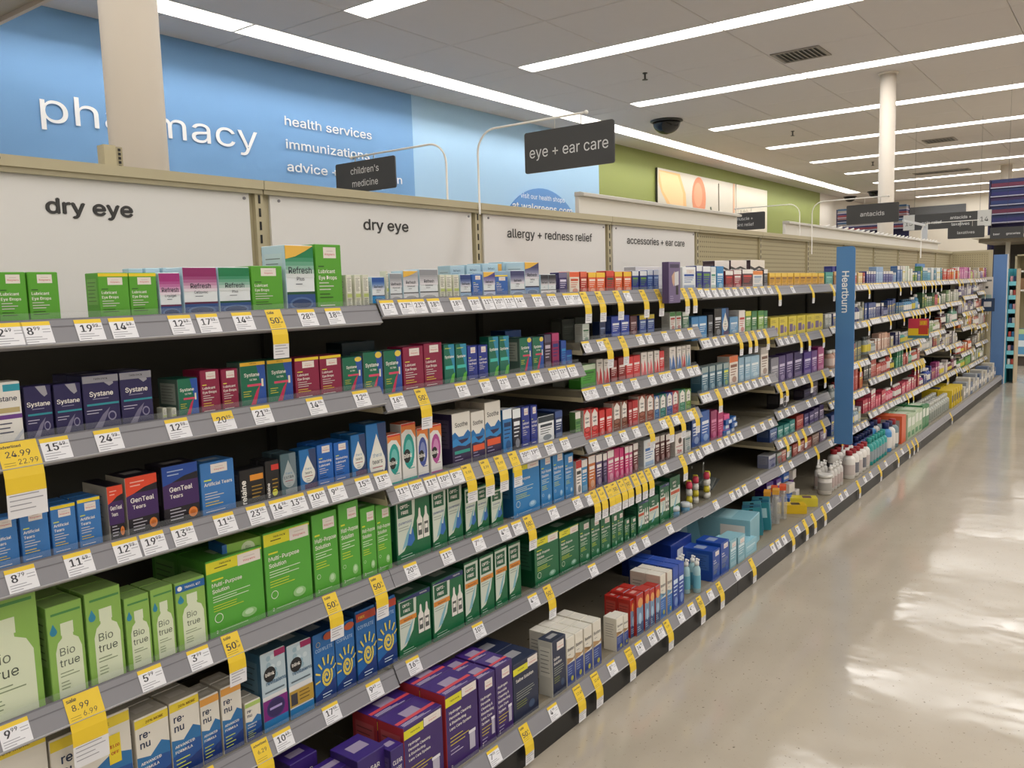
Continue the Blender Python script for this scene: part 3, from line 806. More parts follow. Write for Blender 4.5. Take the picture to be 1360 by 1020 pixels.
br = nt.nodes.new('ShaderNodeTexBrick'); br.offset = 0; br.inputs['Scale'].default_value = 1; br.inputs['Mortar Size'].default_value = .0006; br.inputs['Brick Width'].default_value = .305; br.inputs['Row Height'].default_value = .305
br.inputs['Color1'].default_value = (0, 0, 0, 1); br.inputs['Color2'].default_value = (1, 1, 1, 1); L(g.outputs['Position'], br.inputs['Vector'])
bp = nt.nodes.new('ShaderNodeBump'); bp.inputs['Strength'].default_value = .10; bp.inputs['Distance'].default_value = .02
L(noise(5.5, 2).outputs['Fac'], bp.inputs['Height']); L(bp.outputs[0], b.inputs['Normal'])
rg = ramp(noise(3.3, 3).outputs['Fac'], [(.3, (.07, .07, .07, 1)), (.7, (.15, .15, .15, 1))]); L(rg.outputs[0], b.inputs['Roughness']); b.inputs['Specular IOR Level'].default_value = .72
FLOOR = m
tag(MB().box(XN, XF, YR, YW, -.1, 0, FLOOR).build('floor'), kind='structure')
# painted pharmacy wall
q = MB(); wb = lin('#f')if 0 else None
def wallpiece(x0, x1, m): q.box(x0, x1, YW, YW + .12, 0, ZC + .35, m)
wallpiece(XN, 8.45, mat('#6c99c8', .6)); wallpiece(8.45, 13.26, mat('#a0c4e2', .6)); wallpiece(13.26, 26.165, mat('#868f4c', .6)); wallpiece(26.165, XF, mat('#d9d3ca', .6))
tag(q.build('wall_left'), kind='structure')
tag(MB().box(XF, XF + .12, YR, YW + .12, 0, ZC + .35, mat('#e4dccd', .6)).build('wall_far'), kind='structure')
tag(MB().box(XN - .12, XN, YR, YW + .12, 0, ZC + .35, mat('#d8d2c6', .6)).build('wall_near'), kind='structure')
tag(MB().box(XN, XF, YR - .12, YR, 0, ZC + .35, mat('#dcd6cb', .6)).build('wall_right'), kind='structure')
# ceiling: slab above, lay-in tiles below with open slots where the light fixtures sit
ceil = MB().box(XN, XF, YR, YW, ZC + .34, ZC + .40, mat('#55524d', .8)).build('ceiling'); tag(ceil, kind='structure')
TILE = mat('#d0c9c5', .85, grain=.04)
PX = 2.717; LX0 = .31 - PX; rows = [LX0 + PX * i for i in range(13)]     # centres of the light rows
HW = .155
tilemesh = {}
def tile(x0, x1, y0, y1, n=[0]):
    gp = .003; k = (round(x1 - x0, 3), round(y1 - y0, 3)); lx, ly = (x1 - x0) / 2 - gp, (y1 - y0) / 2 - gp
    if k not in tilemesh:
        t = MB(); t.box(-lx, lx, -ly, ly, .004, .02, TILE); e = .012
        t.face([(-lx + e, -ly + e, 0), (-lx + e, ly - e, 0), (lx - e, ly - e, 0), (lx - e, -ly + e, 0)], TILE)
        for a, b2 in (((-lx, -ly), (lx, -ly)), ((lx, -ly), (lx, ly)), ((lx, ly), (-lx, ly)), ((-lx, ly), (-lx, -ly))):
            t.face([(a[0], a[1], .004), (b2[0], b2[1], .004), (b2[0] - math.copysign(e, b2[0]), b2[1] - math.copysign(e, b2[1]), 0), (a[0] - math.copysign(e, a[0]), a[1] - math.copysign(e, a[1]), 0)], TILE)
        o = t.build('ceiling_tile', ceil); tilemesh[k] = o
    else: o = tilemesh[k].copy(); COL.objects.link(o)
    o.location = ((x0 + x1) / 2, (y0 + y1) / 2, ZC); n[0] += 1; return o
far = MB()
YS = [6.02 - 1.216 * i for i in range(14)]; xs = []
for i, c in enumerate(rows):
    a = c + HW; b2 = min(c + PX - HW, XF)
    if a > XF: continue
    xs += [(a, (a + b2) / 2), ((a + b2) / 2, b2)]
for (x0, x1) in xs:
    for j in range(13):
        if j < 6: tile(x0, x1, YS[j + 1], YS[j])
        else: far.box(x0 + .003, x1 - .003, max(YS[j + 1], YR) + .003, YS[j] - .003, ZC, ZC + .02, TILE)
    tile(x0, x1, 6.02, 6.94)
for c in rows: tile(c - HW, min(c + HW, XF), 6.02, 6.94)
x = XN + .42
while x < XF:
    tile(x, min(x + .9057, XF), 7.29, YW); x += .9057
tile(XN, XN + .42, 7.29, YW)
far.box(XN, rows[0] - HW, YR, 6.94, ZC, ZC + .02, TILE)
o = far.build('ceiling_tile_field', ceil); o['kind'] = 'stuff'
# recessed strip fixtures
HOUS = mat('#eceae4', .4)
def fixture_meshes(L_, W_, dep):
    h = MB(); t = .004
    for s_ in (-1, 1):
        h.box(-L_ / 2, L_ / 2, s_ * W_ / 2 - (t if s_ > 0 else 0), s_ * W_ / 2 + (t if s_ < 0 else 0), 0, dep + .02, HOUS)
        h.box(s_ * L_ / 2 - (t if s_ > 0 else 0), s_ * L_ / 2 + (t if s_ < 0 else 0), -W_ / 2 + t, W_ / 2 - t, 0, dep + .02, HOUS)
    d = MB(); d.face([(-L_ / 2 + t, -W_ / 2 + t, dep), (-L_ / 2 + t, W_ / 2 - t, dep), (L_ / 2 - t, W_ / 2 - t, dep), (L_ / 2 - t, -W_ / 2 + t, dep)], LAMP)
    return h.build('housing'), d.build('diffuser')
h1, d1 = fixture_meshes(2.425, .305, .025); h2, d2 = fixture_meshes(2.40, .345, .135)
D.meshes.remove(d2.data); q = MB()                        # the wall strip holds bare tubes in a white trough
q.box(-1.19, 1.19, -.168, .168, .132, .137, HOUS); q.box(-1.19, 1.19, -.06, .06, .118, .1318, HOUS)
for yy in (-.03, .03):
    ring = [(yy + .013 * math.cos(a), .098 + .013 * math.sin(a)) for a in [i * math.pi / 4 for i in range(8)]]; q.prism(ring[::-1], -1.17, 1.17, TUBE)
d2 = q.build('tubes')
first = {1: True, 2: True}
def fixture(x, y, rz, which, label, group):
    r_ = empty('ceiling_light', (x, y, ZC), rz); tag(r_, label, 'ceiling light', group)
    hh, dd = (h1, d1) if which == 1 else (h2, d2)
    if first[which]: hh.parent = r_; dd.parent = r_; first[which] = False
    else: child_copy(hh, r_); child_copy(dd, r_)
for i, c in enumerate(rows):
    if c > XF - .5 or c < XN: continue
    for j in range(7):
        y = 6.02 - 1.216 - 2.432 * j
        if y - 1.2 < YR: continue
        fixture(c, y, math.pi / 2, 1, 'long white light in %s ceiling row back from entrance, %s from pharmacy wall' % (ORD[i], ORD[j]), 'crosswise fluorescent ceiling lights')
x = 5.30 - 2.42 * 3 - 1.21; i = 0
while x < 27.9:
    if x - 1.2 > 2.7: fixture(x, 7.115, 0, 2, 'white light in the strip beside pharmacy wall, %s from near end' % ORD[i], 'wall strip ceiling lights'); i += 1
    x += 2.42
if x - 1.21 < XF:
    for a in range(3):
        if x - 1.21 + a * 1.1 + 1.1 < XF: tile(x - 1.21 + a * 1.1, x - 1.21 + a * 1.1 + 1.1, 6.94, 7.29)
# round columns
def column(x, y, r_, z1, label):
    c = empty('column', (x, y, 0)); tag(c, label, 'column', 'round columns')
    m_ = mat('#ddd3c5', .5)
    MB().lathe([(r_, 0), (r_, z1)], 0, 0, m_, 40).build('shaft', c)
    MB().lathe([(r_ + .015, z1 - .02), (r_ + .03, z1)], 0, 0, m_, 40).build('collar', c)
column(1.42, 2.45, .082, ZC, 'cream round column in front of the pharmacy lettering')
column(11.79, 2.71, .096, ZC, 'white round column behind the antacids sign')
column(23.29, 2.69, .12, ZC, 'distant white column above the striped stock')
# wall lettering, flat white letters
LW = mat('#f2f3f4', .5)
def lettering(txt, x0, width, zb, size, y, m_, name, label=None, cat='sign', parent=None, bold=0, th=.012, center=False, res=3):
    q = MB(); vs, fs, wd = text_geo(txt, bold, res)
    sx = width / wd
    o0 = -width / 2 if center else 0
    pts = [(x0 + o0 + a * sx, y - .0012 * l_, zb + b * size) for a, b, l_ in vs]; q.raw(pts, fs, m_)
    o = q.build(name, parent)
    if label: tag(o, label, cat)
    return o
lettering('pharmacy', 3.66, 2.29, 2.90, .50, YW - .012, LW, 'wall_letters', 'large white pharmacy word on the blue wall')
for t, w_, zb, lb in (('health services', 1.345, 3.225, 'white words health services on blue wall, first line'), ('immunizations', 1.29, 2.967, 'white word immunizations on blue wall, middle line'), ('advice + information', 1.86, 2.716, 'white words advice + information behind the medicine sign')):
    lettering(t, 6.335, w_, zb, .195, YW - .012, LW, 'wall_letters', lb, bold=.008)
# round web address sign on the wall
o = MB(); R = 1.34; o_c = (11.44, 1.566)
pts = [(o_c[0] + R * math.cos(a), YW - .03, o_c[1] + R * math.sin(a)) for a in [2 * math.pi * i / 64 for i in range(64)]]
o.face(pts, mat('#5688c4', .5)); o.face([(p[0], YW - .005, p[2]) for p in pts][::-1], mat('#5688c4', .5))
for i in range(64):
    a, b2 = pts[i], pts[(i + 1) % 64]; o.face([a, b2, (b2[0], YW - .005, b2[2]), (a[0], YW - .005, a[2])], mat('#5688c4', .5))
ws = o.build('wall_sign'); tag(ws, 'blue round web address sign low on the light blue wall', 'sign')
lettering('visit our health shops', 11.44, 1.25, 2.72, .15, YW - .034, LW, 'lettering', parent=ws, center=True)
lettering('at walgreens.com', 11.44, 1.7, 2.53, .23, YW - .034, LW, 'lettering', parent=ws, center=True, bold=.01)
# food picture on the green wall (two boards)
pic = empty('wall_picture', (15.43, YW - .06, 2.3)); tag(pic, 'wide picture of food shapes on the green wall', 'picture')
q = MB(); PW = mat('#d6d0c2', .5)
q.box(0, 4.02, 0, .05, 0, 1.32, PW, left=mat('#3a3a30')); q.build('picture_board', pic)
q = MB(); q.box(4.06, 6.12, 0, .05, 0, 1.32, mat('#e6dfce', .5)); q.build('picture_board', pic)
q = MB()
def blob(cx, cz, pts, m_, k=0): q.face([(cx + a, -.003 - k * .002, cz + b_) for a, b_ in pts], m_)
blob(0, 0, [(.05, 1.28), (1.0, 1.28), (1.28, .9), (1.32, .62), (1.1, .3), (1.0, .05), (.75, 0), (.62, .35), (.42, .62), (.15, .85), (.02, 1.05)], mat('#e9bd82', .6))
blob(0, 0, [(.05, 1.26), (.9, 1.24), (1.15, .9), (1.15, .65), (.98, .36), (.9, .1), (.78, .1), (.72, .4), (.5, .68), (.2, .9)], mat('#efcf9c', .6), 1)
blob(1.95, .86, [(.36 * math.cos(a), .44 * math.sin(a)) for a in [i * math.pi / 12 for i in range(24)]], mat('#dd8f6c', .6))
blob(1.9, .92, [(.22 * math.cos(a), .26 * math.sin(a)) for a in [i * math.pi / 12 for i in range(24)]], mat('#e6a482', .6), 1)
blob(1.75, .22, [(.3 * math.cos(a), .18 * math.sin(a)) for a in [i * math.pi / 12 for i in range(24)]], mat('#d99a6c', .6))
for i in range(16): blob(2.5 + random.random() * .9, .12 + random.random() * .16, [(.09 * math.cos(a), .06 * math.sin(a)) for a in [i_ * math.pi / 6 for i_ in range(12)]], mat(random.choice(['#c98f5e', '#b8744a', '#dca87a', '#cc5f44']), .6), 1)
q.tube([(2.55, -.01, .7), (2.62, -.01, .5), (2.9, -.01, .3)], .018, mat('#9aa79a')); q.tube([(3.0, -.01, 1.25), (3.02, -.01, .3)], .012, mat('#b9b4a6'))
blob(3.5, .25, [(-.2, 0), (-.12, .3), (0, .36), (.14, .2), (.2, 0)], mat('#d68a66', .6), 2)
q.build('food_print', pic)
q = MB(); q.text('a daily', mat('#9c9484'), lambda a, b_: (4.3 + a, -.004, .62 + b_), .28); q.build('lettering', pic)
q = MB(); q.box(3.86, 3.96, -.004, 0, 0, 1.32, mat('#dba987')); q.build('picture_stripe', pic)
# dark sign band on the far wall
tag(MB().box(XF - .06, XF - .005, 4.68, 6.8, 3.33, 3.63, mat('#5b5c5e', .6)).build('wall_sign'), 'long dark grey blank sign on the far wall', 'sign')
# boxed-in soffit above the near end of the pharmacy wall
e = empty('soffit', (1.8, 6.2, 3.2)); tag(e, 'beige boxed soffit at the top left corner', 'soffit', kind='structure')
MB().box(-.9, .87, -1.8, 1.66, .0, .69, mat('#b5ab98', .6)).build('soffit_box', e); MB().box(.872, .90, -1.8, 1.66, -.03, .05, mat('#cdbfb0', .6)).build('edge_trim', e)
# ceiling bits
def dome(x, y, s_, label):
    e = empty('dome_camera', (x, y, ZC)); tag(e, label, 'security camera', 'black ceiling dome cameras')
    MB().lathe([(.22 * s_, -.004), (.225 * s_, -.02), (.20 * s_, -.03)], 0, 0, mat('#3a3936', .4), 32).build('mounting_ring', e)
    MB().lathe([(.002, -.19 * s_)] + [(.19 * s_ * math.sin(a), -.03 - .16 * s_ * math.cos(a)) for a in [i * math.pi / 16 for i in range(1, 9)]], 0, 0, mat('#161515', .12), 32).build('dome', e)
dome(12.53, 6.18, 1.15, 'large black dome camera on the ceiling near the green wall'); dome(27.05, 6.5, 1.1, 'distant black dome camera beside the white column'); dome(28.0, 7.5, .9, 'small distant dome camera above the white wall')
def vent(x0, x1, y0, y1, n, label):
    e = empty('ceiling_vent', ((x0 + x1) / 2, (y0 + y1) / 2, ZC)); tag(e, label, 'vent', 'ceiling air vents')
    lx, ly = (x1 - x0) / 2, (y1 - y0) / 2; fr = MB(); m_ = mat('#8f8880', .6)
    fr.box(-lx, lx, -ly, -ly + .04, -.012, 0, m_); fr.box(-lx, lx, ly - .04, ly, -.012, 0, m_); fr.box(-lx, -lx + .04, -ly + .04, ly - .04, -.012, 0, m_); fr.box(lx - .04, lx, -ly + .04, ly - .04, -.012, 0, m_); fr.build('frame', e)
    MB().box(-lx + .04, lx - .04, -ly + .04, ly - .04, -.003, 0, mat('#171614')).build('backing', e)
    sl = None
    for i in range(n):
        yy = -ly + .06 + (2 * ly - .12) * (i + .5) / n
        if sl is None:
            sl = MB().prism([(-.012, -.012), (-.006, -.012), (.014, -.004), (.008, -.004)], -lx + .04, lx - .04, m_).build('slat', e, (0, yy, 0))
        else: child_copy(sl, e, (0, yy, 0))
vent(9.85, 10.35, 3.0, 3.55, 8, 'square slatted ceiling vent between the two nearest light rows'); vent(17.9, 18.4, 2.95, 3.5, 7, 'slatted ceiling vent to the right of the white column'); vent(23.3, 23.75, 3.5, 4.75, 10, 'long dark ceiling vent near the far light rows')
for x_, y_, lb in ((9.6, 5.02, 'small ceiling sprinkler nearest the camera'), (15.02, 5.0, 'ceiling sprinkler between the third and fourth light rows'), (20.27, 4.95, 'distant small ceiling sprinkler left of the column')):
    e = empty('sprinkler', (x_, y_, ZC)); tag(e, lb, 'sprinkler', 'ceiling sprinklers')
    MB().lathe([(.03, -.01), (.03, 0)], 0, 0, mat('#4a4640', .4), 12).build('plate', e); MB().lathe([(.012, -.075), (.012, -.01)], 0, 0, mat('#4a4640', .4), 10).build('stem', e); MB().lathe([(.035, -.085), (.035, -.078)], 0, 0, mat('#4a4640', .4), 12).build('deflector', e)
# ================================================================ gondola
CH = mat('#838287', .42); CHD = mat('#69686d', .45); SHF = mat('#7d7766', .55)
BACK = mat('#55534d', .8); PEG = mat('#b3a886', .6); HOLE = mat('#4c4636', .8)
YB = 1.888
labels_bay = ['beige shelving bay with dry eye panel, nearest at left edge', 'beige shelving bay with dry eye panel, second from left', 'beige shelving bay under the allergy + redness relief panel', 'beige shelving bay under the accessories + ear care panel',
              'pegboard shelving bay just left of the heartburn post'] + ['pegboard shelving bay, %s past the heartburn post' % ORD[i] for i in range(6)] + ['pegboard shelving bay at the far end of the run']
hole_mesh = None
for bi in range(NB):
    x0 = BX0 + bi * BS; x1 = x0 + BS
    root = empty('shelving_bay', (x0, YB, 0)); tag(root, labels_bay[bi], 'shelving', 'bays of the long shelving run')
    R_ = lambda y: y - YB
    MB().box(.002, BS - .002, .002, .014, .06, 1.245, BACK).build('back_panel', root)
    MB().box(.002, BS - .002, .002, .014, 1.247, 1.576, PEG if bi > 3 else BEIGE).build('upper_panel', root)
    q = MB()
    q.box(0, BS - .002, -.022, .05, 1.578, 1.601, BEIGE); q.box(0, BS - .004, -.018, -.012, 1.566, 1.578, BEIGE2); q.build('top_cap', root)
    # upright at right hand joint
    q = MB(); q.box(BS - .025, BS - .0005, -.012, .0015, 1.248, 1.577, BEIGE); q.box(BS - .025, BS - .0005, -.012, .0015, .02, 1.247, mat('#34332f', .7)); up_ = q.build('upright', root)
    q = MB()
    for k in range(8 if bi < 9 else 0): q.box(BS - .0155, BS - .0095, -.0135, -.0118, 1.30 + k * .0345, 1.30 + k * .0345 + .022, BLACK)
    if q.v: s_ = q.build('slot', up_); s_['kind'] = 'stuff'
    if bi < 4:
        hp = MB().box(.026, BS - .040, -.006, .0015, 1.262, 1.568, mat('#e6e4e2', .45)).build('header_panel', root)
        t, xa, wd_, sz, bo = [('dry eye', .870, .192, .0535, .022), ('dry eye', 1.788, .192, .0535, .012), ('allergy + redness relief', 2.505, .596, .0535, .009), ('accessories + ear care', 3.407, .598, .0535, .009)][bi]
        q = MB(); vs, fs, wdt = text_geo(t, bo, 3); sx = wd_ / wdt
        q.raw([(xa - x0 + a * sx, -.0068 - .0003 * l_, 1.489 + b_ * .062) for a, b_, l_ in vs], fs, mat('#3b3a39', .5)); q.build('lettering', hp)
        q = MB()
        for xx in (.055, BS - .055): q.lathe([(.004, 0), (.004, .003)], 0, 0, CH, 10)
        n0 = len(q.v) // 2
        q.v = [(v[0] + (.055 if i < n0 else BS - .055), -.006 - v[2], 1.553 + v[1]) for i, v in enumerate(q.v)]; s_ = q.build('panel_pin', hp); s_['kind'] = 'stuff'
    else:
        if hole_mesh is None:
            q = MB(); rr = .0046
            for a in range(34):
                for c in range(11):
                    cx, cz = .03 + a * .0254, 1.285 + c * .0262
                    if cx < BS - .03: q.face([(cx + rr * math.cos(t_), .0016, cz + rr * math.sin(t_)) for t_ in [k * math.pi / 3 for k in range(6)]], HOLE)
            hole_mesh = q.build('peg_hole', root)
        else: hole_mesh = child_copy(hole_mesh, root)
        hole_mesh['kind'] = 'stuff'
    for ri, lz in enumerate(SHELF_Z[bi]):
        zs = lz + .038
        q = MB(); q.box(.0015, BS - .0015, -.416, -.013, lz + .016, zs, SHF)
        q.prism([(-.02, lz + .034), (-.415, lz + .03), (-.425, lz + .001), (-.05, lz - .012 if False else lz + .006)], .0016, .004, BEIGE)
        q.prism([(-.02, lz + .034), (-.415, lz + .03), (-.425, lz + .001), (-.05, lz + .006)], BS - .004, BS - .0016, BEIGE)
        q.box(.0045, BS - .0045, -.42, -.40, lz, lz + .014, BEIGE2)
        sh = q.build('shelf', root)
        q = MB(); q.prism([(-.4165, lz + .045), (-.4195, lz + .046), (-.4385, lz + .007), (-.430, lz), (-.421, lz + .003), (-.4345, lz + .008)], .001, BS - .001, CH)
        q.prism([(-.4195, lz + .046), (-.4165, lz + .0485), (-.4155, lz + .045)], .001, BS - .001, CHD)
        q.prism([(-.4381, lz + .0085), (-.4402, lz + .0072), (-.4385, lz + .0045), (-.4365, lz + .0052)], .001, BS - .001, mat('#a9a8aa', .35))
        q.prism([(-.4243, lz + .0362), (-.4250, lz + .0363), (-.4258, lz + .0346), (-.4250, lz + .0344)], .001, BS - .001, CHD)
        q.build('price_channel', sh)
        q = MB(); q.box(.006, BS - .006, -.4135, -.4125, zs + .001, zs + .021, CLEAR); q.build('clear_fence', sh)
    # base deck and kick plate
    q = MB(); q.box(.0015, BS - .0015, -.578, -.013, .088, .108, mat('#8d8472', .5)); dk = q.build('base_deck', root)
    if bi < 6:
        q = MB()
        for a in range(14):
            for c in range(3): cx, cy = .05 + a * .062, -.09 - c * .17; q.face([(cx + .006 * math.cos(t_), cy + .003 * math.sin(t_), .1083) for t_ in [k * math.pi / 3 for k in range(6)]], HOLE)
        s_ = q.build('deck_slot', dk); s_['kind'] = 'stuff'
    q = MB(); q.prism([(-.5795, .1125), (-.5825, .1135), (-.6015, .0745), (-.593, .067), (-.584, .07), (-.598, .0755)], .001, BS - .001, CH)
    q.prism([(-.5825, .1135), (-.5795, .116), (-.5785, .1125)], .001, BS - .001, CHD)
    q.prism([(-.6011, .076), (-.6032, .0747), (-.6015, .072), (-.5995, .0727)], .001, BS - .001, mat('#a9a8aa', .35)); q.build('price_channel', dk)
    q = MB(); q.box(.006, BS - .006, -.5765, -.5755, .109, .130, CLEAR); q.build('clear_fence', dk)
    MB().box(.0015, BS - .0015, -.5915, -.580, 0.0, .0665, mat('#0d0d0d', .45)).build('kick_plate', root)
XE = BX0 + NB * BS
# end wing and end posts
e = empty('display_end_frame', (XE + .022, YB, 0)); tag(e, 'beige pegboard end panel closing the far end of the run', 'panel')
MB().box(0, .02, -.41, .05, 0, 1.575, PEG).build('peg_panel', e)
q = MB(); q.box(-.004, .024, -.45, -.41, 0, 1.60, BEIGE); q.box(-.004, .024, -.41, .05, 1.575, 1.60, BEIGE); q.build('frame', e)
q = MB()
for a in range(15):
    for c in range(11):
        cy, cz = -.39 + a * .0254, 1.285 + c * .0262; q.face([(-.0008, cy + .004 * math.cos(t_), cz + .004 * math.sin(t_)) for t_ in [k * math.pi / 3 for k in range(6)]], HOLE)
s_ = q.build('peg_hole', e); s_['kind'] = 'stuff'
e = empty('end_post', (XE + .07, 1.36, 0)); tag(e, 'tall blue end post closing the far end of the run', 'post')
MB().box(-.03, .03, -.07, .07, .0, 1.54, mat('#5f86bd', .5)).build('board', e); MB().box(-.034, .034, -.078, -.0705, 0, 1.545, mat('#c9cfd6', .5)).build('edge_trim', e)
# heartburn blade sign in front of the bay joint
e = empty('aisle_blade_sign', (5.06, 1.372, 0)); tag(e, 'tall blue blade sign reading Heartburn in front of the shelves', 'sign')
q = MB(); pr = []
wv = .052; rz_ = .02
out = [(-wv, .335), (wv - .008, .335), (wv, .343)] + [(wv - rz_ + rz_ * math.cos(a), 1.487 - rz_ + rz_ * math.sin(a)) for a in [i * math.pi / 12 for i in range(7)]] + [(-wv + .004, 1.487), (-wv, 1.483)]
BL = mat('#4f82b8', .45)
# profile in (-y, z): seen from the camera the rounded corner is on the aisle side
F_ = [(-.004, -a, z) for a, z in out]; B_ = [(.004, -a, z) for a, z in out]
q.face(F_, BL); q.face(B_[::-1], BL)
for i in range(len(out)):
    j = (i + 1) % len(out); q.face([F_[i], F_[j], B_[j], B_[i]][::-1], BL)
q.build('board', e)
q = MB(); q.text('Heartburn', mat('#f3f4f6', .5), lambda a, b_: (-.0048, .018 - b_, 1.345 - a), .074, bold=.012, res=3); q.build('lettering', e)
q = MB(); q.box(.0045, .02, -.05, .05, .6, .63, BEIGE); q.box(.0045, .02, -.05, .05, 1.2, 1.23, BEIGE); q.build('bracket', e)
# valance headers behind
for i, (xa, xb, lb) in enumerate(((3.13, 4.90, 'white header board with ledge behind the ear care panel'), (5.76, 11.1, 'long white header board behind the pegboard bays'))):
    e = empty('header_board', (xa, 1.96, 1.602)); tag(e, lb, 'header board', 'white header boards on top of the run')
    MB().box(0, xb - xa, 0, .02, 0, .085, WHITE).build('board', e)
    q = MB(); q.prism([(-.028, .086), (-.028, .098), (-.01, .104), (.02, .104), (.02, .086)], -.005, xb - xa + .005, mat('#c9c5bd', .5)); q.build('ledge', e)
# post stub on gondola top in front of the column
e = empty('post_stub', (1.03, 1.925, 1.602)); tag(e, 'short beige slotted post standing on the shelf run top', 'post')
MB().box(0, .028, 0, .03, 0, .054, BEIGE).build('post', e); MB().box(.029, .045, .002, .028, 0, .052, BEIGE2).build('side_plate', e)
q = MB()
for k in range(5): q.box(.034, .040, .0005, .0018, .004 + k * .0095, .010 + k * .0095, BLACK)
s_ = q.build('slot', e); s_['kind'] = 'stuff'
# bolt on the cap
o = MB().lathe([(.006, 0), (.005, .004)], 0, 0, mat('#6d6a66', .3, .8), 12); o.v = [(v[0] + .775, 1.865 - v[2], 1.592 + v[1]) for v in o.v]; tag(o.build('bolt'), 'small steel bolt on the beige cap at left', 'bolt')
# hanging signs on wire arms
SG = mat('#434343', .5); WIRE = mat('#e6e3dc', .35); TX = mat('#dcdcdc', .5)
def arm_sign(x, ybase, y0, y1, z0, z1, lines, size, label, armz, tip, zb=1.60, flip=1, bold=0.):
    e = empty('hanging_sign', (x, ybase, zb)); tag(e, label, 'sign', 'grey category signs on wire arms')
    ky = lambda y: y - ybase; d = -1 if tip < ybase else 1; rr = .075
    pts = [(0, 0, -.02), (0, 0, armz - zb - rr)] + [(0, d * rr * (1 - math.cos(a)), armz - zb - rr + rr * math.sin(a)) for a in [i * math.pi / 14 for i in range(1, 8)]] + [(0, ky(tip), armz - zb)]
    MB().tube(pts, .0036, WIRE).build('wire_arm', e)
    MB().lathe([(.001, -.007), (.006, -.004), (.007, 0), (.006, .004), (.001, .007)], 0, ky(tip), WIRE, 12, armz - zb).build('arm_tip', e)
    q = MB(); c = .008; ya, yb = max(y0, y1), min(y0, y1)
    pf = []
    for cy, cz, a0 in ((yb + c, z1 - c, 90), (yb + c, z0 + c, 180), (ya - c, z0 + c, 270), (ya - c, z1 - c, 0)):
        for k in range(4): a = math.radians(a0 + k * 30); pf.append((ky(cy + c * math.cos(a)), cz + c * math.sin(a) - zb))
    A_ = [(-.0025, a, b_) for a, b_ in pf]; B2 = [(.0025, a, b_) for a, b_ in pf]; q.face(A_, SG); q.face(B2[::-1], SG)
    for i in range(len(pf)): j = (i + 1) % len(pf); q.face([A_[i], B2[i], B2[j], A_[j]], SG)
    bd = q.build('sign_board', e)
    q = MB(); n = len(lines); mid = (ya + yb) / 2
    for i, t in enumerate(lines):
        zc = (z0 + z1) / 2 + ((n - 1) / 2 - i) * size * 1.0 - size * .26 - zb
        q.text(t, TX, lambda a, b_: (-.0031, ky(mid) - a, zc + b_), size, maxw=(ya - yb) * .88, center=True, res=3, bold=bold)
    q.build('lettering', bd)
    q = MB()
    for yy in (mid + .05, mid - .05): q.tube([(0, ky(yy), armz - zb + .004), (0, ky(yy), z1 - zb - .006)], .0018, WIRE, 6)
    s_ = q.build('hook', e); s_['kind'] = 'stuff'
arm_sign(2.32, 1.860, 1.659, 1.320, 1.676, 1.808, ['eye + ear care'], .068, 'dark grey sign reading eye + ear care on white wire', 1.842, 1.42, 1.58)
arm_sign(2.235, 1.932, 2.488, 2.173, 1.675, 1.789, ["children's", 'medicine'], .047, "dark grey sign reading children's medicine before blue wall", 1.806, 2.40)
arm_sign(5.995, 1.856, 1.626, 1.296, 1.665, 1.793, ['antacids'], .056, 'dark grey sign reading antacids before the white column', 1.836, 1.36, 1.50)
arm_sign(5.965, 1.932, 2.48, 2.178, 1.675, 1.798, ['muscle +', 'joint relief'], .043, 'dark grey sign reading muscle + joint relief', 1.832, 2.40)
arm_sign(8.74, 1.69, 1.465, 1.165, 1.643, 1.75, ['laxatives'], .05, 'dark grey sign reading laxatives at the far right', 1.80, 1.22, 1.50)
# big aisle marker hung from the ceiling
e = empty('aisle_marker', (16, 2.71, ZC)); tag(e, 'long hanging aisle marker numbered 15 and 14', 'sign')
z_ = lambda z: z - ZC
MB().box(-.02, .02, -.67, .67, z_(2.11), z_(2.37), SG).build('board', e)
for (a0, a1, n) in ((.67, .49, '15'), (-.47, -.67, '14')):
    w_ = MB().box(-.026, .026, min(a0, a1), max(a0, a1), z_(2.115), z_(2.375), mat('#c9c9c7')).build('number_plate', e)
    q = MB(); q.text(n, mat('#454545'), lambda a, b_: (-.0275, (a0 + a1) / 2 - a, z_(2.19) + b_), .15, center=True); q.build('lettering', w_)
for t, yc, zz in (('pain relief', .22, 2.20), ('antacids +', -.22, 2.26), ('laxatives', -.22, 2.15)):
    q = MB(); q.text(t, TX, lambda a, b_: (-.0215, yc - a, z_(zz) + b_), .095, center=True, bold=.01); q.build('lettering', e)
q = MB(); q.tube([(0, .5, 0), (0, .5, z_(2.37))], .0018, SG, 5); q.tube([(0, -.5, 0), (0, -.5, z_(2.37))], .0018, SG, 5); q.build('hanging_rod', e)
e = empty('aisle_marker', (13.5, 1.53, ZC)); tag(e, 'smaller hanging marker reading beer and groceries', 'sign')
MB().box(-.02, .02, -.2, .2, z_(1.80), z_(1.955), SG).build('board', e)
for t, yc, w_ in (('beer', .12, .1), ('groceries', -.08, .2)):
    q = MB(); q.text(t, TX, lambda a, b_: (-.0215, yc - a, z_(1.85) + b_), .055, center=True, bold=.01); q.build('lettering', e)
q = MB(); q.tube([(0, 0, 0), (0, 0, z_(1.955))], .0015, SG, 5); q.build('hanging_rod', e)
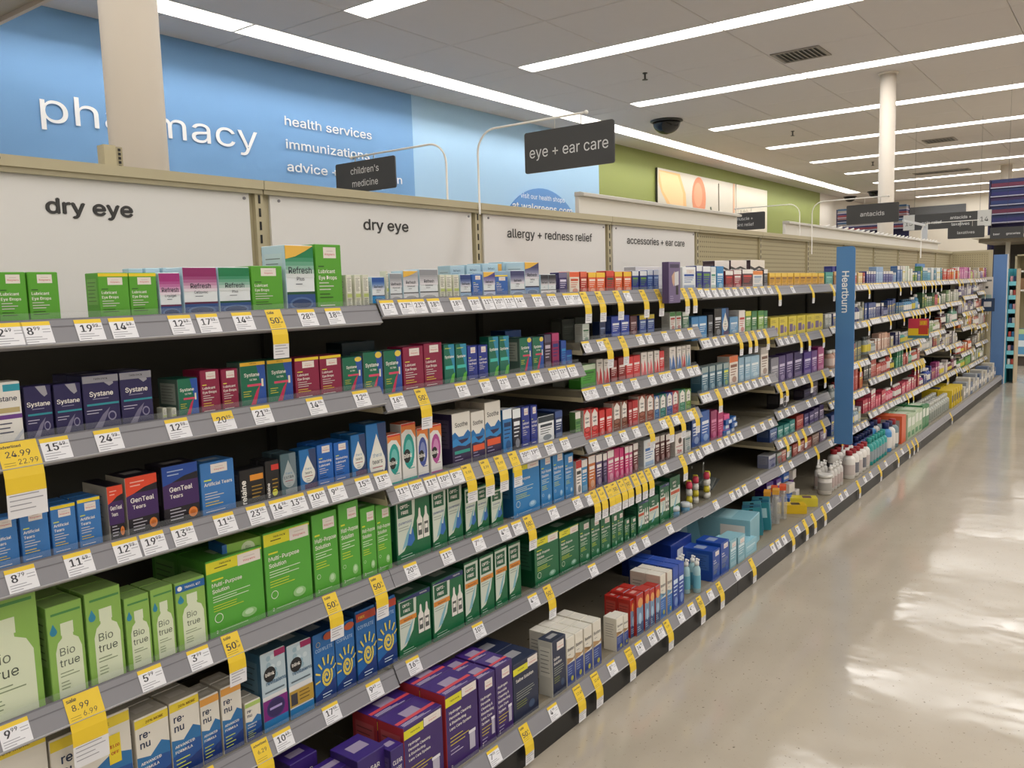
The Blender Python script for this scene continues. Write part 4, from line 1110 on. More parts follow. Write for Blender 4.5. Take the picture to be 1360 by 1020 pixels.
# ================================================================ products
def dark(h, k):
    c = h.lstrip('#'); return '#' + ''.join('%02x' % max(0, min(255, int(int(c[i:i + 2], 16) * k))) for i in (0, 2, 4))
def blend(a, b_, t):
    a = a.lstrip('#'); b_ = b_.lstrip('#'); return '#' + ''.join('%02x' % int(int(a[i:i + 2], 16) * (1 - t) + int(b_[i:i + 2], 16) * t) for i in (0, 2, 4))
def bars(u0, u1, v, n, dv, col, th=.3, seed=0):
    rn = random.Random(seed + int(v * 1000)); return [('r', u0, v - i * dv, u0 + (u1 - u0) * rn.uniform(.6, 1), v - i * dv + dv * th, col) for i in range(n)]
def wlab(uc, v0, v1, wd=.42):
    return [('r', uc - wd / 2, v0, uc + wd / 2, v1, '#e6ded8'), ('t', 'Walgreens', uc, v0 + (v1 - v0) * .22, (v1 - v0) * .30, '#c4323a', wd * .8, .0), ('r', uc - wd * .25, v0 + (v1 - v0) * .62, uc + wd * .25, v0 + (v1 - v0) * .68, '#c9bdb6')]
def drop(uc, vc, ru, rv, col, n=18):
    pts = []
    for i in range(n + 1):
        a = math.radians(-220 + 260 * i / n) ; pts.append((uc + ru * math.cos(a), vc + rv * math.sin(a)))
    pts.append((uc, vc + rv * 2.1)); return ('p', pts, col)
def bottle2(u, v, w_, h_, col='#e9e6df', lab='#5a5f5c'):
    return [('p', [(u, v), (u + w_, v), (u + w_, v + h_ * .62), (u + w_ * .72, v + h_ * .74), (u + w_ * .66, v + h_ * .95), (u + w_ * .5, v + h_), (u + w_ * .34, v + h_ * .95), (u + w_ * .28, v + h_ * .74), (u, v + h_ * .62)], col), ('r', u + w_ * .15, v + h_ * .12, u + w_ * .85, v + h_ * .5, lab), ('r', u + w_ * .25, v + h_ * .28, u + w_ * .75, v + h_ * .42, col)]
def design(k):
    """returns look, base, top, side, prints"""
    a = k.split(':'); n = a[0]; o = a[1:]; P = []; W = '#f2efe9'
    if n in ('lube_green', 'lube_magenta', 'lube_blue', 'lube_navy', 'moist_blue', 'art_tears'):
        base = {'lube_green': '#56a22c', 'lube_magenta': '#8a1a42', 'lube_blue': '#2c62b2', 'lube_navy': '#24358f', 'moist_blue': '#1d63b8', 'art_tears': '#3b79bd'}[n]
        P += wlab(.55, .80, .965, .5)
        if 'y' in o: P = [('r', 0, .935, 1, 1, '#ecd02e')] + [(e if e[0] != 'r' else e) for e in wlab(.55, .76, .915, .5)]
        t1, t2 = {'art_tears': ('Artificial', 'Tears'), 'moist_blue': ('Moisturizing', 'Lubricant')}.get(n, ('Lubricant', 'Eye Drops'))
        if 'l' in o: P += [('r', .08, .665, .3, .69, '#c9d84a'), ('t', 'Artificial Tears', .5, .56, .10, W, .84, .012)]
        else: P += [('r', .08, .665, .3, .685, '#d9e04a' if n != 'lube_green' else '#2c5f1c'), ('tl', t1, .08, .57, .085, W, .78, .012), ('tl', t2, .08, .475, .085, W, .78, .012)]
        P += bars(.08, .7, .42, 3, .05, dark(W, .86)) + bars(.08, .62, .25, 2, .05, '#e0c64a' if n in ('lube_magenta', 'art_tears') else dark(base, .55)) + bars(.08, .9, .08, 1, .04, W)
        look = {'lube_green': 'lime green eye drop carton', 'lube_magenta': 'magenta eye drop carton', 'lube_blue': 'mid blue eye drop carton', 'lube_navy': 'navy blue eye drop carton', 'moist_blue': 'bright blue moisturizing drop carton', 'art_tears': 'blue artificial tears carton'}[n] + (' with yellow strip' if 'y' in o else '')
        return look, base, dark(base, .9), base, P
    if n == 'refresh':
        c1, c2 = o[0], o[1]; st = 1.0
        for i in range(8): P.append(('r', 0, 1 - .06 * (i + 1), 1, 1 - .06 * i, blend(c1, '#e6e4ea', max(0, (i - 2) / 5.5))))
        P += [('r', 0, .27, 1, .31, dark(c1, .6)), ('r', 0, 0, 1, .27, c2), ('e', .5, .13, .42, .10, blend(c2, '#ffffff', .18)), ('e', .5, .13, .35, .07, dark(c2, .8)), ('t', 'Refresh', .5, .58, .15, '#232838', .8, .006)]
        if len(o) > 2 and o[2]: P.append(('t', o[2], .5, .475, .085, '#33384a', .6, 0))
        P += bars(.32, .7, .42, 1, .04, '#5a5f70')
        if 'y' in o: P += [('p', [(0, 1), (0, .80), (.35, .84), (.7, .92), (1, 1)], '#e8b84a')]
        nm = {'#a02a78': 'plum', '#8c2263': 'wine red', '#157a4c': 'green', '#1a7f4f': 'green'}.get(c1, 'grey blue')
        return nm + ' and white drop carton' + (' with gold corner' if 'y' in o else ''), '#dfe6ea', '#c9dbe4', '#b9d3e0', P
    if n == 'side_text': return 'narrow white carton showing its fact panel', '#d4d6c4', '#c6c8b6', '#cfd1bf', [('r', .08, .5, .92, .95, '#e6e6da')] + bars(.14, .86, .9, 9, .045, '#6d6f66', .35) + [('r', .1, .36, .9, .46, '#b9c978')] + bars(.14, .86, .3, 6, .045, '#6d6f66', .35)
    if n == 'lightblue': return 'pale blue drop carton behind the front row', '#b4d2e0', '#a9c9d8', '#a9c9d8', [('t', 'Refresh', .45, .82, .10, '#2c4a66', .7, 0)] + bars(.08, .8, .76, 3, .05, '#7fa4ba') + ([('r', .8, .7, 1, 1, '#e0a84a')] if 'y' in o else [])
    if n == 'systane_white':
        P = [('r', .5, .86, 1, .97, '#2f9bb0'), ('t', 'Systane', .5, .70, .12, '#3a3f55', .9, .012), ('r', .05, .52, .95, .60, '#b9a878'), ('r', .02, .42, 1, .49, '#6a3c8c')] + bars(.3, .8, .34, 3, .07, '#55586a') + [('p', [(.55, 0), (1, .25), (1, .18), (.7, 0)], '#c5c9d0')]
        return 'white drop carton with purple band', '#e6e4df', '#d6d4cf', '#c9c7c2', P
    if n == 'systane_dark':
        tt = .12 if 't' in o else 0; P = []
        P += [('p', [(.42, 1), (.8, 1), (.86, .84), (.74, .80), (.62, .86)], '#9b9aa4'), ('p', [(.18, .02), (.5, .3), (.72, .42), (.62, .28), (.4, 0)], '#77738f'), ('e', .76, .26, .12, .085, '#8d8aa6'), ('e', .76, .26, .085, .06, '#2a2458')]
        P += [('r', .08, .47, .98, .505, '#2a8f9c'), ('t', 'Systane', .5, .63, .13, W, .84, .012)] + bars(.25, .8, .58, 1, .05, '#8d8aa6') + bars(.06, .5, .38, 2, .05, '#b9b6cc')
        if tt: P += [('r', 0, .875, 1, 1, '#8f8f98'), ('t', 'TWIN PACK', .5, .915, .05, '#2b2b33', .6, .01)]
        return 'dark purple drop carton' + (' with silver twin pack strip' if tt else ''), '#241f52', '#1b1840', '#1f1b46', P
    if n == 'systane_ultra':
        P = [('p', [(.62, 1), (1, 1), (1, 0), (.55, 0), (.8, .5)], '#2350a4'), ('p', [(.3, 0), (.52, 0), (.78, .5), (.62, .38)], '#c52a5c'), ('r', .25, .47, .85, .52, '#d6486a'), ('t', 'Systane', .45, .68, .12, W, .72, .012), ('t', 'ULTRA', .5, .59, .065, W, .4, .012)] + bars(.08, .4, .36, 3, .05, '#c9c23a') + [('r', .82, .45, .9, .62, '#e6e2c8')]
        if 't' in o: P += [('r', 0, .925, 1, 1, '#e6b832'), ('t', 'TWIN PACK', .5, .945, .035, '#7a3a1c', .5, .01)]
        if 'b' in o: P += [('e', .8, .93, .18, .07, '#e2c94c')]
        return 'green and blue drop carton' + (' with gold strip' if 't' in o else ' with round yellow badge' if 'b' in o else ''), '#0d6a4e', '#0a4a3c', '#566f66', P
    if n == 'systane_gel': return 'teal and green drop carton', '#0f6a55', '#0a4a3c', '#0c5546', [('p', [(.4, 1), (1, 1), (1, .2), (.75, .55)], '#2a8ab0'), ('t', 'Systane', .5, .66, .10, W, .86, .012), ('r', .1, .4, .9, .48, '#45c0b4'), ('p', [(.4, 0), (.8, 0), (1, .3), (.7, .25)], '#5fb83f')] + bars(.1, .7, .9, 1, .05, '#c9d84a')
    if n == 'genteal':
        tc = '#e0472a' if o[0] == 'r' else '#1b479c'
        P = [('r', 0, .30, 1, .72, '#3d1f5c'), ('p', [(0, 1), (1, 1), (1, .84), (.6, .80), (.25, .72), (0, .68)], tc), ('t', 'GenTeal', .5, .56, .12, W, .74, .012), ('tl', 'Tears', .18, .45, .10, W, .4, .01), ('e', .80, .16, .13, .085, '#e0833a'), ('e', .80, .16, .08, .04, '#c76a28')] + bars(.14, .6, .9, 2, .06, blend(tc, '#ffffff', .6)) + bars(.15, .6, .26, 4, .055, '#b9b6c2')
        return ('black and purple tear carton with %s top' % ('red' if o[0] == 'r' else 'blue')), '#17131f', '#1a1626', '#a5a096' if o[0] == 'r' else '#17131f', P
    if n == 'relaine':
        P = [('tv', 'relaine', .26 if 'r' in o else .22, .08, .20 if 'r' not in o else .22, W, .74, .02)] + ([('r', .42, .76, 1, .9, '#c9342a'), ('e', .62, .18, .2, .09, '#dce04a')] if 'r' in o else [('r', .4, .68, .95, .84, '#e0902e')]) + bars(.45, .9, .5, 4, .1, '#a5812e')
        return 'black drop carton with %s band' % ('red' if 'r' in o else 'orange'), '#17161a', '#101013', '#2b2a2d', P
    if n == 'theratears':
        e_ = 'e' in o; b1 = '#4f6a74' if e_ else '#1f6fb2'
        P = [('p', [(.55, 1), (1, 1), (1, 0), (.3, 0), (.7, .5)], '#2b3f6a' if not e_ else '#6d7f88'), ('r', .25, 0, 1, .16, '#4a2a5c' if not e_ else '#8a969c'), drop(.5, .40, .40, .215, '#e6e6de' if not e_ else '#aab4b6'), ('t', 'thera', .5, .50, .09, '#5a87b0', .42, 0), ('t', 'EXTRA' if e_ else 'tears', .5, .40, .10, '#39434f', .62, .006), ('r', .25, .34, .75, .355, '#a03a4a')] + bars(.35, .65, .28, 2, .05, '#8f9a9f')
        return ('grey' if e_ else 'blue') + ' tear carton with big white drop', b1, dark(b1, .8), dark(b1, .75), P
    if n == 'blink':
        c = o[0]
        P = [('p', [(0, 1), (1, 1), (1, .72), (.7, .88), (.3, .9), (0, .84)], '#e0803a'), ('r', 0, .965, 1, 1, '#d2402e'), ('e', .48, .52, .40, .30, c), ('e', .48, .52, .26, .20, blend(c, '#ffffff', .35)), ('e', .34, .44, .25, .12, '#16181c'), ('t', 'blink', .40, .41, .11, W, .55, .015), ('r', 0, .0, 1, .06, c)] + bars(.4, .85, .26, 2, .05, c)
        nm = {'#1f9c94': 'teal', '#4052a0': 'blue', '#b04a94': 'pink'}[c]
        return 'white drop carton with %s bubbles' % nm, '#e3e2df', '#d2572e', '#c9c8c4', P
    if n == 'soothe':
        P = [('r', 0, 0, 1, .5, '#2c1f4a'), ('p', [(0, .5), (0, .62), (.15, .66), (.35, .56), (.6, .56), (.85, .66), (1, .60), (1, .5)], '#1f6fb2'), ('p', [(0, .38), (0, .50), (.2, .54), (.5, .42), (.8, .46), (1, .54), (1, .40), (.7, .36), (.3, .40)], '#2c86c8'), ('t', 'Soothe', .5, .74, .13, '#2b2b33', .72, .004), ('r', .1, .24 if 'r' not in o else .22, .95, .30 if 'r' not in o else .34, '#e05a34' if 'r' in o else '#2a9a8c')] + bars(.1, .6, .18, 2, .06, '#9a94b4')
        return 'white drop carton with blue waves' + (' and red bar' if 'r' in o else ''), '#e6e3dc', '#d9d2c6', '#33294a' if 'r' not in o else '#b9b0a4', P
    if n == 'biotrue':
        l = 'l' in o; bu = .10 if not l else .0; gw = '#cfdcb4'
        P = [('p', [(.18, 0), (.92, 0), (.92, .50), (.84, .60), (.70, .64), (.68, .80), (.40, .80), (.38, .64), (.26, .60), (.18, .50)], '#d9e2c6'), ('r', .36, .67, .72, .80, '#d8e2c6'), ('r', .12, .90, .95, .925, '#4a8a4a'), drop(.16, .73, .10, .042, '#2b86a8'), ('t', 'Bio', .50, .45, .13, '#5f6a58', .5, -.004), ('t', 'true', .54, .33, .13, '#4a5548', .6, -.002)] + bars(.25, .8, .26, 2, .035, '#8a9a78') + bars(.25, .6, .16, 3, .035, '#8a9a78')
        if 'k' in o: P = P[:2] + P[3:] + [('r', 0, .86, 1, .97, '#1f62a4'), ('t', 'TRAVEL KIT', .58, .89, .05, W, .7, .01), ('e', .14, .915, .08, .035, W)]
        return 'light green lens solution carton' + (' with travel kit strip' if 'k' in o else ', large' if l else ''), '#8ab556', '#9cc272', '#7faa52', P
    if n == 'multi':
        c = o[0]; y = 'y' in o
        P = wlab(.66 if not y else .76, .80 if not y else .83, .93 if not y else .975, .46 if not y else .42)
        if y: P = [('r', 0, .84, .55, .985, '#dcd62e'), ('r', .55, .96, 1, .985, '#dcd62e'), ('t', 'TWIN PACK', .33, .92, .035, '#3a3a1c', .3, .01)] + bars(.14, .5, .89, 1, .04, '#55551c') + P
        P += [('r', .08, .735, .28, .755, '#d4d83a'), ('tl', 'Multi-Purpose', .08, .65, .075, W, .84, .01), ('tl', 'Solution', .08, .57, .075, W, .60, .01)] + bars(.08, .75, .52, 3, .032, '#d8e6d0', .28) + bars(.08, .65, .40, 3, .032, '#c9d83a', .28) + [('ring', .16, .24, .075, '#e0ead8'), ('e', .7, .17, .14, .06, blend(c, '#ffffff', .38)), ('e', .7, .18, .08, .035, blend(c, '#ffffff', .62)), ('tl', '2' if y else '1', .10, .045, .06, W, .1, 0)] + bars(.18, .85, .06, 1, .03, blend(c, '#ffffff', .6))
        nm = {'#55a63a': 'bright green', '#2a7fc0': 'bright blue', '#12663f': 'dark green'}[c]
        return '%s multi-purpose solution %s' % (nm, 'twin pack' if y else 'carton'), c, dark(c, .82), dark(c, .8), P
    if n == 'optifree':
        t = 't' in o; e_ = 'e' in o; wd = .58 if t else 1.
        P = [('p', [(.03, .14), (.35 * wd, .18), (.75 * wd, .40), (.94 * wd, .68), (.98 * wd, .97), (.03, .97)] if not e_ else [(.03, .3), (wd, .3), (wd, .75), (.03, .75)], '#cfd8cc'), ('p', [(.25 * wd, .2), (.5 * wd, .25), (.8 * wd, .6), (.5 * wd, .42)], '#7fb4c4'), ('r', .10 * wd, .70, .82 * wd, .93, '#0f5a3c'), ('t', 'OPTI-', .45 * wd, .83, .075, W, .55 * wd, .02), ('t', 'FREE', .45 * wd, .74, .075, W, .55 * wd, .02)]
        if 'p' in o: P += [('t', 'puremoist', .45 * wd, .59, .07, '#34508c', .7 * wd, .006), ('p', [(.5 * wd, .25), (.62 * wd, .42), (.72 * wd, .40), (.8 * wd, .52), (.9 * wd, .3), (.7 * wd, .22)], '#2f6ab4')]
        else: P += [('r', .06 * wd, .58, .95 * wd, .66, '#d98a34' if 'r' in o else '#c9542e'), ('t', 'Replenish' if 'r' in o else 'Express', .5 * wd, .595, .05, '#7a3a14', .7 * wd, .01)]
        P += bars(.1 * wd, .7 * wd, .54, 2, .04, '#8a978f', .25) + bars(.1, .6, .10, 2, .04, '#b9d4c4', .25)
        if t: P += [('p', [(0, .965), (.5, 1), (1, 1), (1, .92), (.6, .93), (0, .95)], '#25306a'), ('t', 'TWIN PACK', .78, .945, .035, W, .3, .01)] + bottle2(.60, .28, .17, .5) + bottle2(.79, .28, .17, .5)
        nm = 'puremoist' if 'p' in o else 'replenish'
        return ('dark green lens solution %s with %s' % ('twin pack' if t else 'carton', 'white drop panel' if 'p' in o else 'orange band' if 'r' in o else 'red band')), '#11663e', '#3a5c4c', '#0f5636', P
    if n == 'renu':
        s_ = 's' in o; top = '#e6ce3a' if ('y' in o or 'l' in o) else '#e0a04a' if 'o' in o else '#a9c46a'
        P = [('p', [(0, 0), (1, 0), (1, .56), (.75, .62), (.4, .48), (0, .52)], '#2a6fa8'), ('p', [(0, 0), (1, 0), (1, .42), (.7, .44), (.35, .36), (0, .3)], '#1d4f94'), ('p', [(0, 0), (1, 0), (1, .26), (.6, .2), (0, .16)], '#1a3576'), ('r', 0, .88, 1, .985, top), ('tl', 're·', .12, .73, .14, '#1c2f52', .5, .012), ('tl', 'nu', .12, .61, .14, '#1c2f52', .5, .012), ('tl', 'ADVANCED', .1, .40, .055, W, .7, .012), ('tl', 'FORMULA', .1, .33, .055, W, .62, .012)] + bars(.1, .6, .24, 4, .05, '#c9d84a', .25)
        if 'y' in o or 'l' in o: P.append(('t', '20% MORE', .58, .905, .05, '#7a5a1c', .62, .012))
        if 'c' in o: P += [('r', .70, .50, .86, .80, '#e8cf2e'), ('t', '$3.00', .78, .66, .05, '#b02a22', .12, .02), ('t', 'OFF', .78, .59, .05, '#b02a22', .1, .02)]
        return 'white and blue lens solution carton' + (' with yellow band' if ('y' in o or 'l' in o) else ' with orange band' if 'o' in o else ', smaller'), '#dedad0', '#c2bcae', '#c9c3b6', P
    if n == 'revital':
        P = [('r', 0, .45, 1, 1, '#b9ccd6')] + [('e', random.Random(i).uniform(.15, .85), random.Random(i + 50).uniform(.66, .95), .09, .035, random.Random(i).choice(['#9db9c8', '#cfdde4', '#8fb0c2'])) for i in range(14)]
        P += [('e', .34, .72, .24, .10, '#14161a'), ('t', 'blink', .34, .70, .07, W, .4, .015), ('t', 'revitalens', .58, .585, .08, '#3f6a8c', .8, .01), ('r', .55, .92, 1, 1, '#9c1f5c'), ('r', 0, 0, 1, .14, '#2a78b4'), ('r', .1, .49, .9, .51, '#5f6f7a')]
        if o[0] == 'p': P += [('r', 0, .14, 1, .40, '#7a1f78'), ('e', .5, .27, .38, .13, '#3a2a6c'), ('e', .5, .27, .34, .11, '#2f2258'), ('r', .25, .26, .75, .29, '#a99ad0')]
        else: P += [('r', 0, .16, 1, .38, '#b8963a'), ('r', .05, .18, .32, .34, '#3a3a42')] + bars(.4, .92, .32, 3, .05, '#6a4f1c')
        return 'bubbly blue lens solution carton with %s panel' % ('purple' if o[0] == 'p' else 'gold'), '#dfe0e0', '#3a5a6c', '#3a6480', P
    if n == 'complete':
        yel = '#e2cf5a'; P = [('p', [(0, 0), (1, 0), (1, .3), (0, .12)], '#1c3a7c'), ('t', 'COMPLETE', .5, .74, .075, '#bcd6ea', .8, 0)]
        import math as M
        sp_ = []
        for i in range(27):
            t = i / 26; a = t * 2.1 * 2 * M.pi; rr = .04 + .22 * t; sp_.append((.55 + rr * M.cos(a), .36 + rr * M.sin(a) * .55, rr))
        for i in range(26):
            a0, a1 = sp_[i], sp_[i + 1]; dx, dy = a1[0] - a0[0], a1[1] - a0[1]; l = M.hypot(dx, dy * 1.8) or 1; nx, ny = -dy * 1.8 / l * .036, dx / l * .036 * .55
            P.append(('p', [(a0[0] - nx, a0[1] - ny), (a1[0] - nx, a1[1] - ny), (a1[0] + nx, a1[1] + ny), (a0[0] + nx, a0[1] + ny)], yel))
        for i in range(7):
            a = M.radians(25 + i * 27); c, s2_ = M.cos(a), M.sin(a) * .55; P.append(('p', [(.55 + .33 * c - .032 * M.sin(a), .36 + .33 * s2_ + .012 * c), (.55 + .56 * c - .035 * M.sin(a), .36 + .56 * s2_ + .012 * c), (.55 + .56 * c + .035 * M.sin(a), .36 + .56 * s2_ - .012 * c), (.55 + .33 * c + .032 * M.sin(a), .36 + .33 * s2_ - .012 * c)], yel))
        P = [e if e[0] != 'p' else ('p', [(min(1, max(0, p[0])), p[1]) for p in e[1]], e[2]) for e in P]
        P += bars(.3, .85, .12, 2, .04, '#cfe0f0') + ([('r', 0, .86, 1, .97, '#b8402a'), ('t', 'FREE', .28, .89, .055, '#f0c83a', .4, .02)] if 'f' in o else [('e', .72, .93, .26, .055, '#b8502a'), ('ring', .2, .86, .1, '#c9b44a')])
        return 'blue lens solution carton with yellow sun' + (' and free strip' if 'f' in o else ''), '#2168ac', '#1c3f6c', '#1c4c80', P
    if n == 'peroxide':
        s_ = 's' in o
        P = wlab(.74 if not s_ else .6, .86 if not s_ else .80, .975 if not s_ else .93, .46)
        if not s_: P = [('r', 0, .84, .5, .955, '#dcd62e'), ('t', 'TWIN PACK', .28, .88, .035, '#3a3a1c', .34, .01)] + P
        for i, t in enumerate(('Hydrogen', 'Peroxide Cleaning', '& Disinfecting', 'Lens Care System') if not s_ else ('Hydrogen', 'Peroxide', 'Cleaning &', 'Disinfecting', 'Lens Care', 'System')): P.append(('tl', t, .10, (.73 if not s_ else .68) - i * .07, .055, W, .84, .012))
        P += bars(.1, .75, .42 if not s_ else .27, 3, .045, '#c9b83a', .25) + bars(.1, .5, .26 if not s_ else .12, 2, .045, '#b9b0cc', .25) + [('r', .70, .12, .88, .34, '#b9b4c6'), ('r', .68, .33, .90, .37, '#e6e3ea'), ('tl', '2', .1, .04, .06, W, .1, 0)]
        return 'purple peroxide lens care %s' % ('carton, narrow' if s_ else 'twin pack'), '#3c2466', '#43297a', '#a03038' if not s_ else '#3c2466', P
    if n == 'saline':
        c = '#16449c' if 'u' in o else '#1f2844'; s_ = len(o) > 0
        P = wlab(.6 if s_ else .78, .80 if s_ else .84, .95 if s_ else .985, .5 if s_ else .4) + ([] if s_ else [('r', 0, .82, .58, .93, '#dcd62e'), ('t', 'TWIN PACK', .3, .86, .035, '#3a3a1c', .3, .01)])
        if s_: P += [('tl', 'Saline', .1, .64, .075, W, .8, .012), ('tl', 'Solution', .1, .56, .075, W, .8, .012)]
        else: P += [('tl', 'Saline Solution', .1, .68, .08, W, .84, .012)]
        P += bars(.1, .85, .50, 4, .04, '#a9b0a0', .25) + bars(.1, .6, .32, 3, .04, '#8f9a3a', .25) + [('e', .7, .18, .12, .07, blend(c, '#7fa8d0', .3))]
        return ('royal blue boxed pads carton' if 'u' in o else 'navy saline solution ' + ('carton' if s_ else 'twin pack')), c, dark(c, 1.05), '#c4c2b8' if o and o[0] == 's' else c, P
    if n == 'boston':
        P = [('r', 0, 0, 1, .46, '#2b4188' if 'b' not in o else '#2f6cb4'), ('p', [(0, .46), (1, .52), (1, .58), (.5, .48), (0, .60)], '#b08a5a' if 'b' not in o else '#6fa4c8'), ('t', 'Boston', .5, .72, .10, '#2b2b33', .8, .014), ('e', .62, .12, .17, .055, '#b9b44a')] + bars(.1, .7, .38, 4, .05, '#9fb0d6', .25) + bars(.15, .7, .64, 1, .04, '#8a8a8a')
        return 'white and blue lens care carton', '#dfdacd', '#e3dfd4', '#c9b4a6' if 'b' in o else '#d6d0c2', P
    if n == 'red_box': return 'red topped lens cleaner carton', '#6f8fae', '#b02a22', '#a8281f', [('r', 0, .70, 1, 1, '#b82c22'), ('e', .55, .78, .36, .12, '#e0a05a'), ('r', 0, 0, 1, .3, '#35507c'), ('e', .5, .4, .22, .14, '#a9c4da')] + bars(.1, .7, .2, 3, .05, '#c9d6e4')
    if n == 'clearcare': return 'deep purple lens cleaning carton', '#35206a', '#3a2478', '#2b1a58', [('t', 'CLEAR', .5, .76, .10, W, .7, .01), ('t', 'CARE', .5, .65, .10, W, .6, .01)] + bars(.1, .8, .5, 4, .06, '#8f80c0')
    if n == 'clear_eyes': return 'white capped %s eye drop carton' % cname(o[0]), o[0], o[0], '#c9c2ba', [('p', [(.12, .42), (.12, .85), (.5, 1), (.88, .85), (.88, .42)], '#efeae4'), ('t', 'Clear', .5, .68, .11, '#22273a', .66, .02), ('t', 'eyes', .5, .56, .11, '#22273a', .6, .02), ('e', .5, .34, .42, .10, dark(o[0], .7)), ('e', .5, .34, .34, .07, blend(o[0], '#ffffff', .2))] + bars(.15, .8, .18, 2, .07, blend(o[0], '#ffffff', .5))
    if n == 'visine': return 'white and %s eye drop carton' % cname(o[0]), '#e4dfda', '#cfcac4', '#b9b4ae', [('t', 'Visine', .5, .82, .10, '#26262c', .84, .02), ('p', [(.25, 0), (.95, 0), (.75, .45), (.55, .70), (.45, .4)], o[0]), ('p', [(0, 0), (.35, 0), (.2, .5), (0, .6)], blend(o[0], '#ffffff', .3))] + bars(.15, .8, .76, 1, .05, '#8a8480')
    if n == 'stye': return 'white stye ointment carton with red lettering', '#e9e2dc', '#d9d2cc', '#cfc8c2', [('t', 'Stye', .5, .10, .26, '#c4242c', .84, .02), ('e', .6, .66, .22, .14, '#6a4a3c'), ('e', .6, .66, .12, .07, '#22181c'), ('r', .1, .40, .9, .43, '#b23a3a')]
    if n == 'ear_kit': return 'tall purple ear cleaning kit hanging over the shelf lip', '#6c5c86', '#5c4d76', '#52446a', [('r', .1, .86, .9, .95, '#3a2f52'), ('p', [(.25, .66), (.5, .78), (.6, .6), (.42, .4), (.3, .5)], '#c9a48c'), ('p', [(.5, .75), (.85, .78), (.85, .45), (.5, .42)], '#cfd0d4'), ('r', .6, .2, .82, .42, '#1f1d26')] + bars(.1, .5, .16, 3, .05, '#a99fc0')
    if n == 'wave_box': return 'large white box with black wave on back row', '#e9e4df', '#dcd7d2', '#3a2a33', [('p', [(0, .8), (.3, .72), (.6, .80), (1, .70), (1, .60), (.6, .72), (.3, .62), (0, .7)], '#2a2a30'), ('r', 0, .0, 1, .55, '#40232e'), ('t', 'Hair', .4, .45, .12, '#c9473a', .4, .01)][:3]
    if n == 'yellow_pack': return 'yellow adult vitamin style carton with purple fruit', '#d8c63a', '#e6d552', '#b8a83a', [('r', .12, .22, .52, .62, '#6d5a86'), ('e', .74, .38, .16, .16, '#8a7a9c')] + bars(.1, .8, .84, 2, .08, '#7a6a2a')
    if n == 'circle_black': return 'black carton with white ring emblem', '#24222b', '#1b1a20', '#1b1a20', [('ring', .66, .45, .26, '#d0d0d4'), ('r', .5, .40, .82, .50, '#8f8f96')]
    # generic carton gen:base:top:accent[:w]
    b_, t, ac = o[0], o[1], o[2]; rn = random.Random(hash_(k)); P = []
    if t != b_: P.append(('r', 0, .78, 1, 1, t))
    if 'w' in o: P += wlab(.6, .72, .9, .6)
    P += [('r', .12, .60, .88, .70, ac)] + bars(.12, .85, .52, 3, .09, ac, .3, 3)
    if rn.random() < .6: P.append(('e', .55, .18, .28, .11, blend(b_, ac, .5)))
    else: P.append(('r', .1, .06, .9, .22, blend(b_, ac, .35)))
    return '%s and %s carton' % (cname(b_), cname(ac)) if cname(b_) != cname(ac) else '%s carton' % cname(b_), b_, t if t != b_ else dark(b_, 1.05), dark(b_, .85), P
def hash_(s):
    v = 7
    for c in s: v = (v * 131 + ord(c)) % 1000003
    return v
def cname(h):
    import colorsys
    h = h.lstrip('#'); r_, g_, b_ = [int(h[i:i + 2], 16) / 255 for i in (0, 2, 4)]; hh, s, v = colorsys.rgb_to_hsv(r_, g_, b_); hh *= 360
    if s < .16: return 'white' if v > .78 else 'grey' if v > .35 else 'black'
    if v < .24: return 'black'
    pre = 'dark ' if v < .5 else 'pale ' if s < .38 and v > .6 else ''
    n = 'red' if hh < 14 or hh >= 345 else ('brown' if v < .6 else 'orange') if hh < 42 else 'yellow' if hh < 66 else 'green' if hh < 160 else 'teal' if hh < 192 else 'blue' if hh < 245 else 'purple' if hh < 295 else 'pink'
    if n == 'brown': return 'brown'
    return pre + n
PMESH = {}
def pm(c): return mat(c, .38, 0., .5)
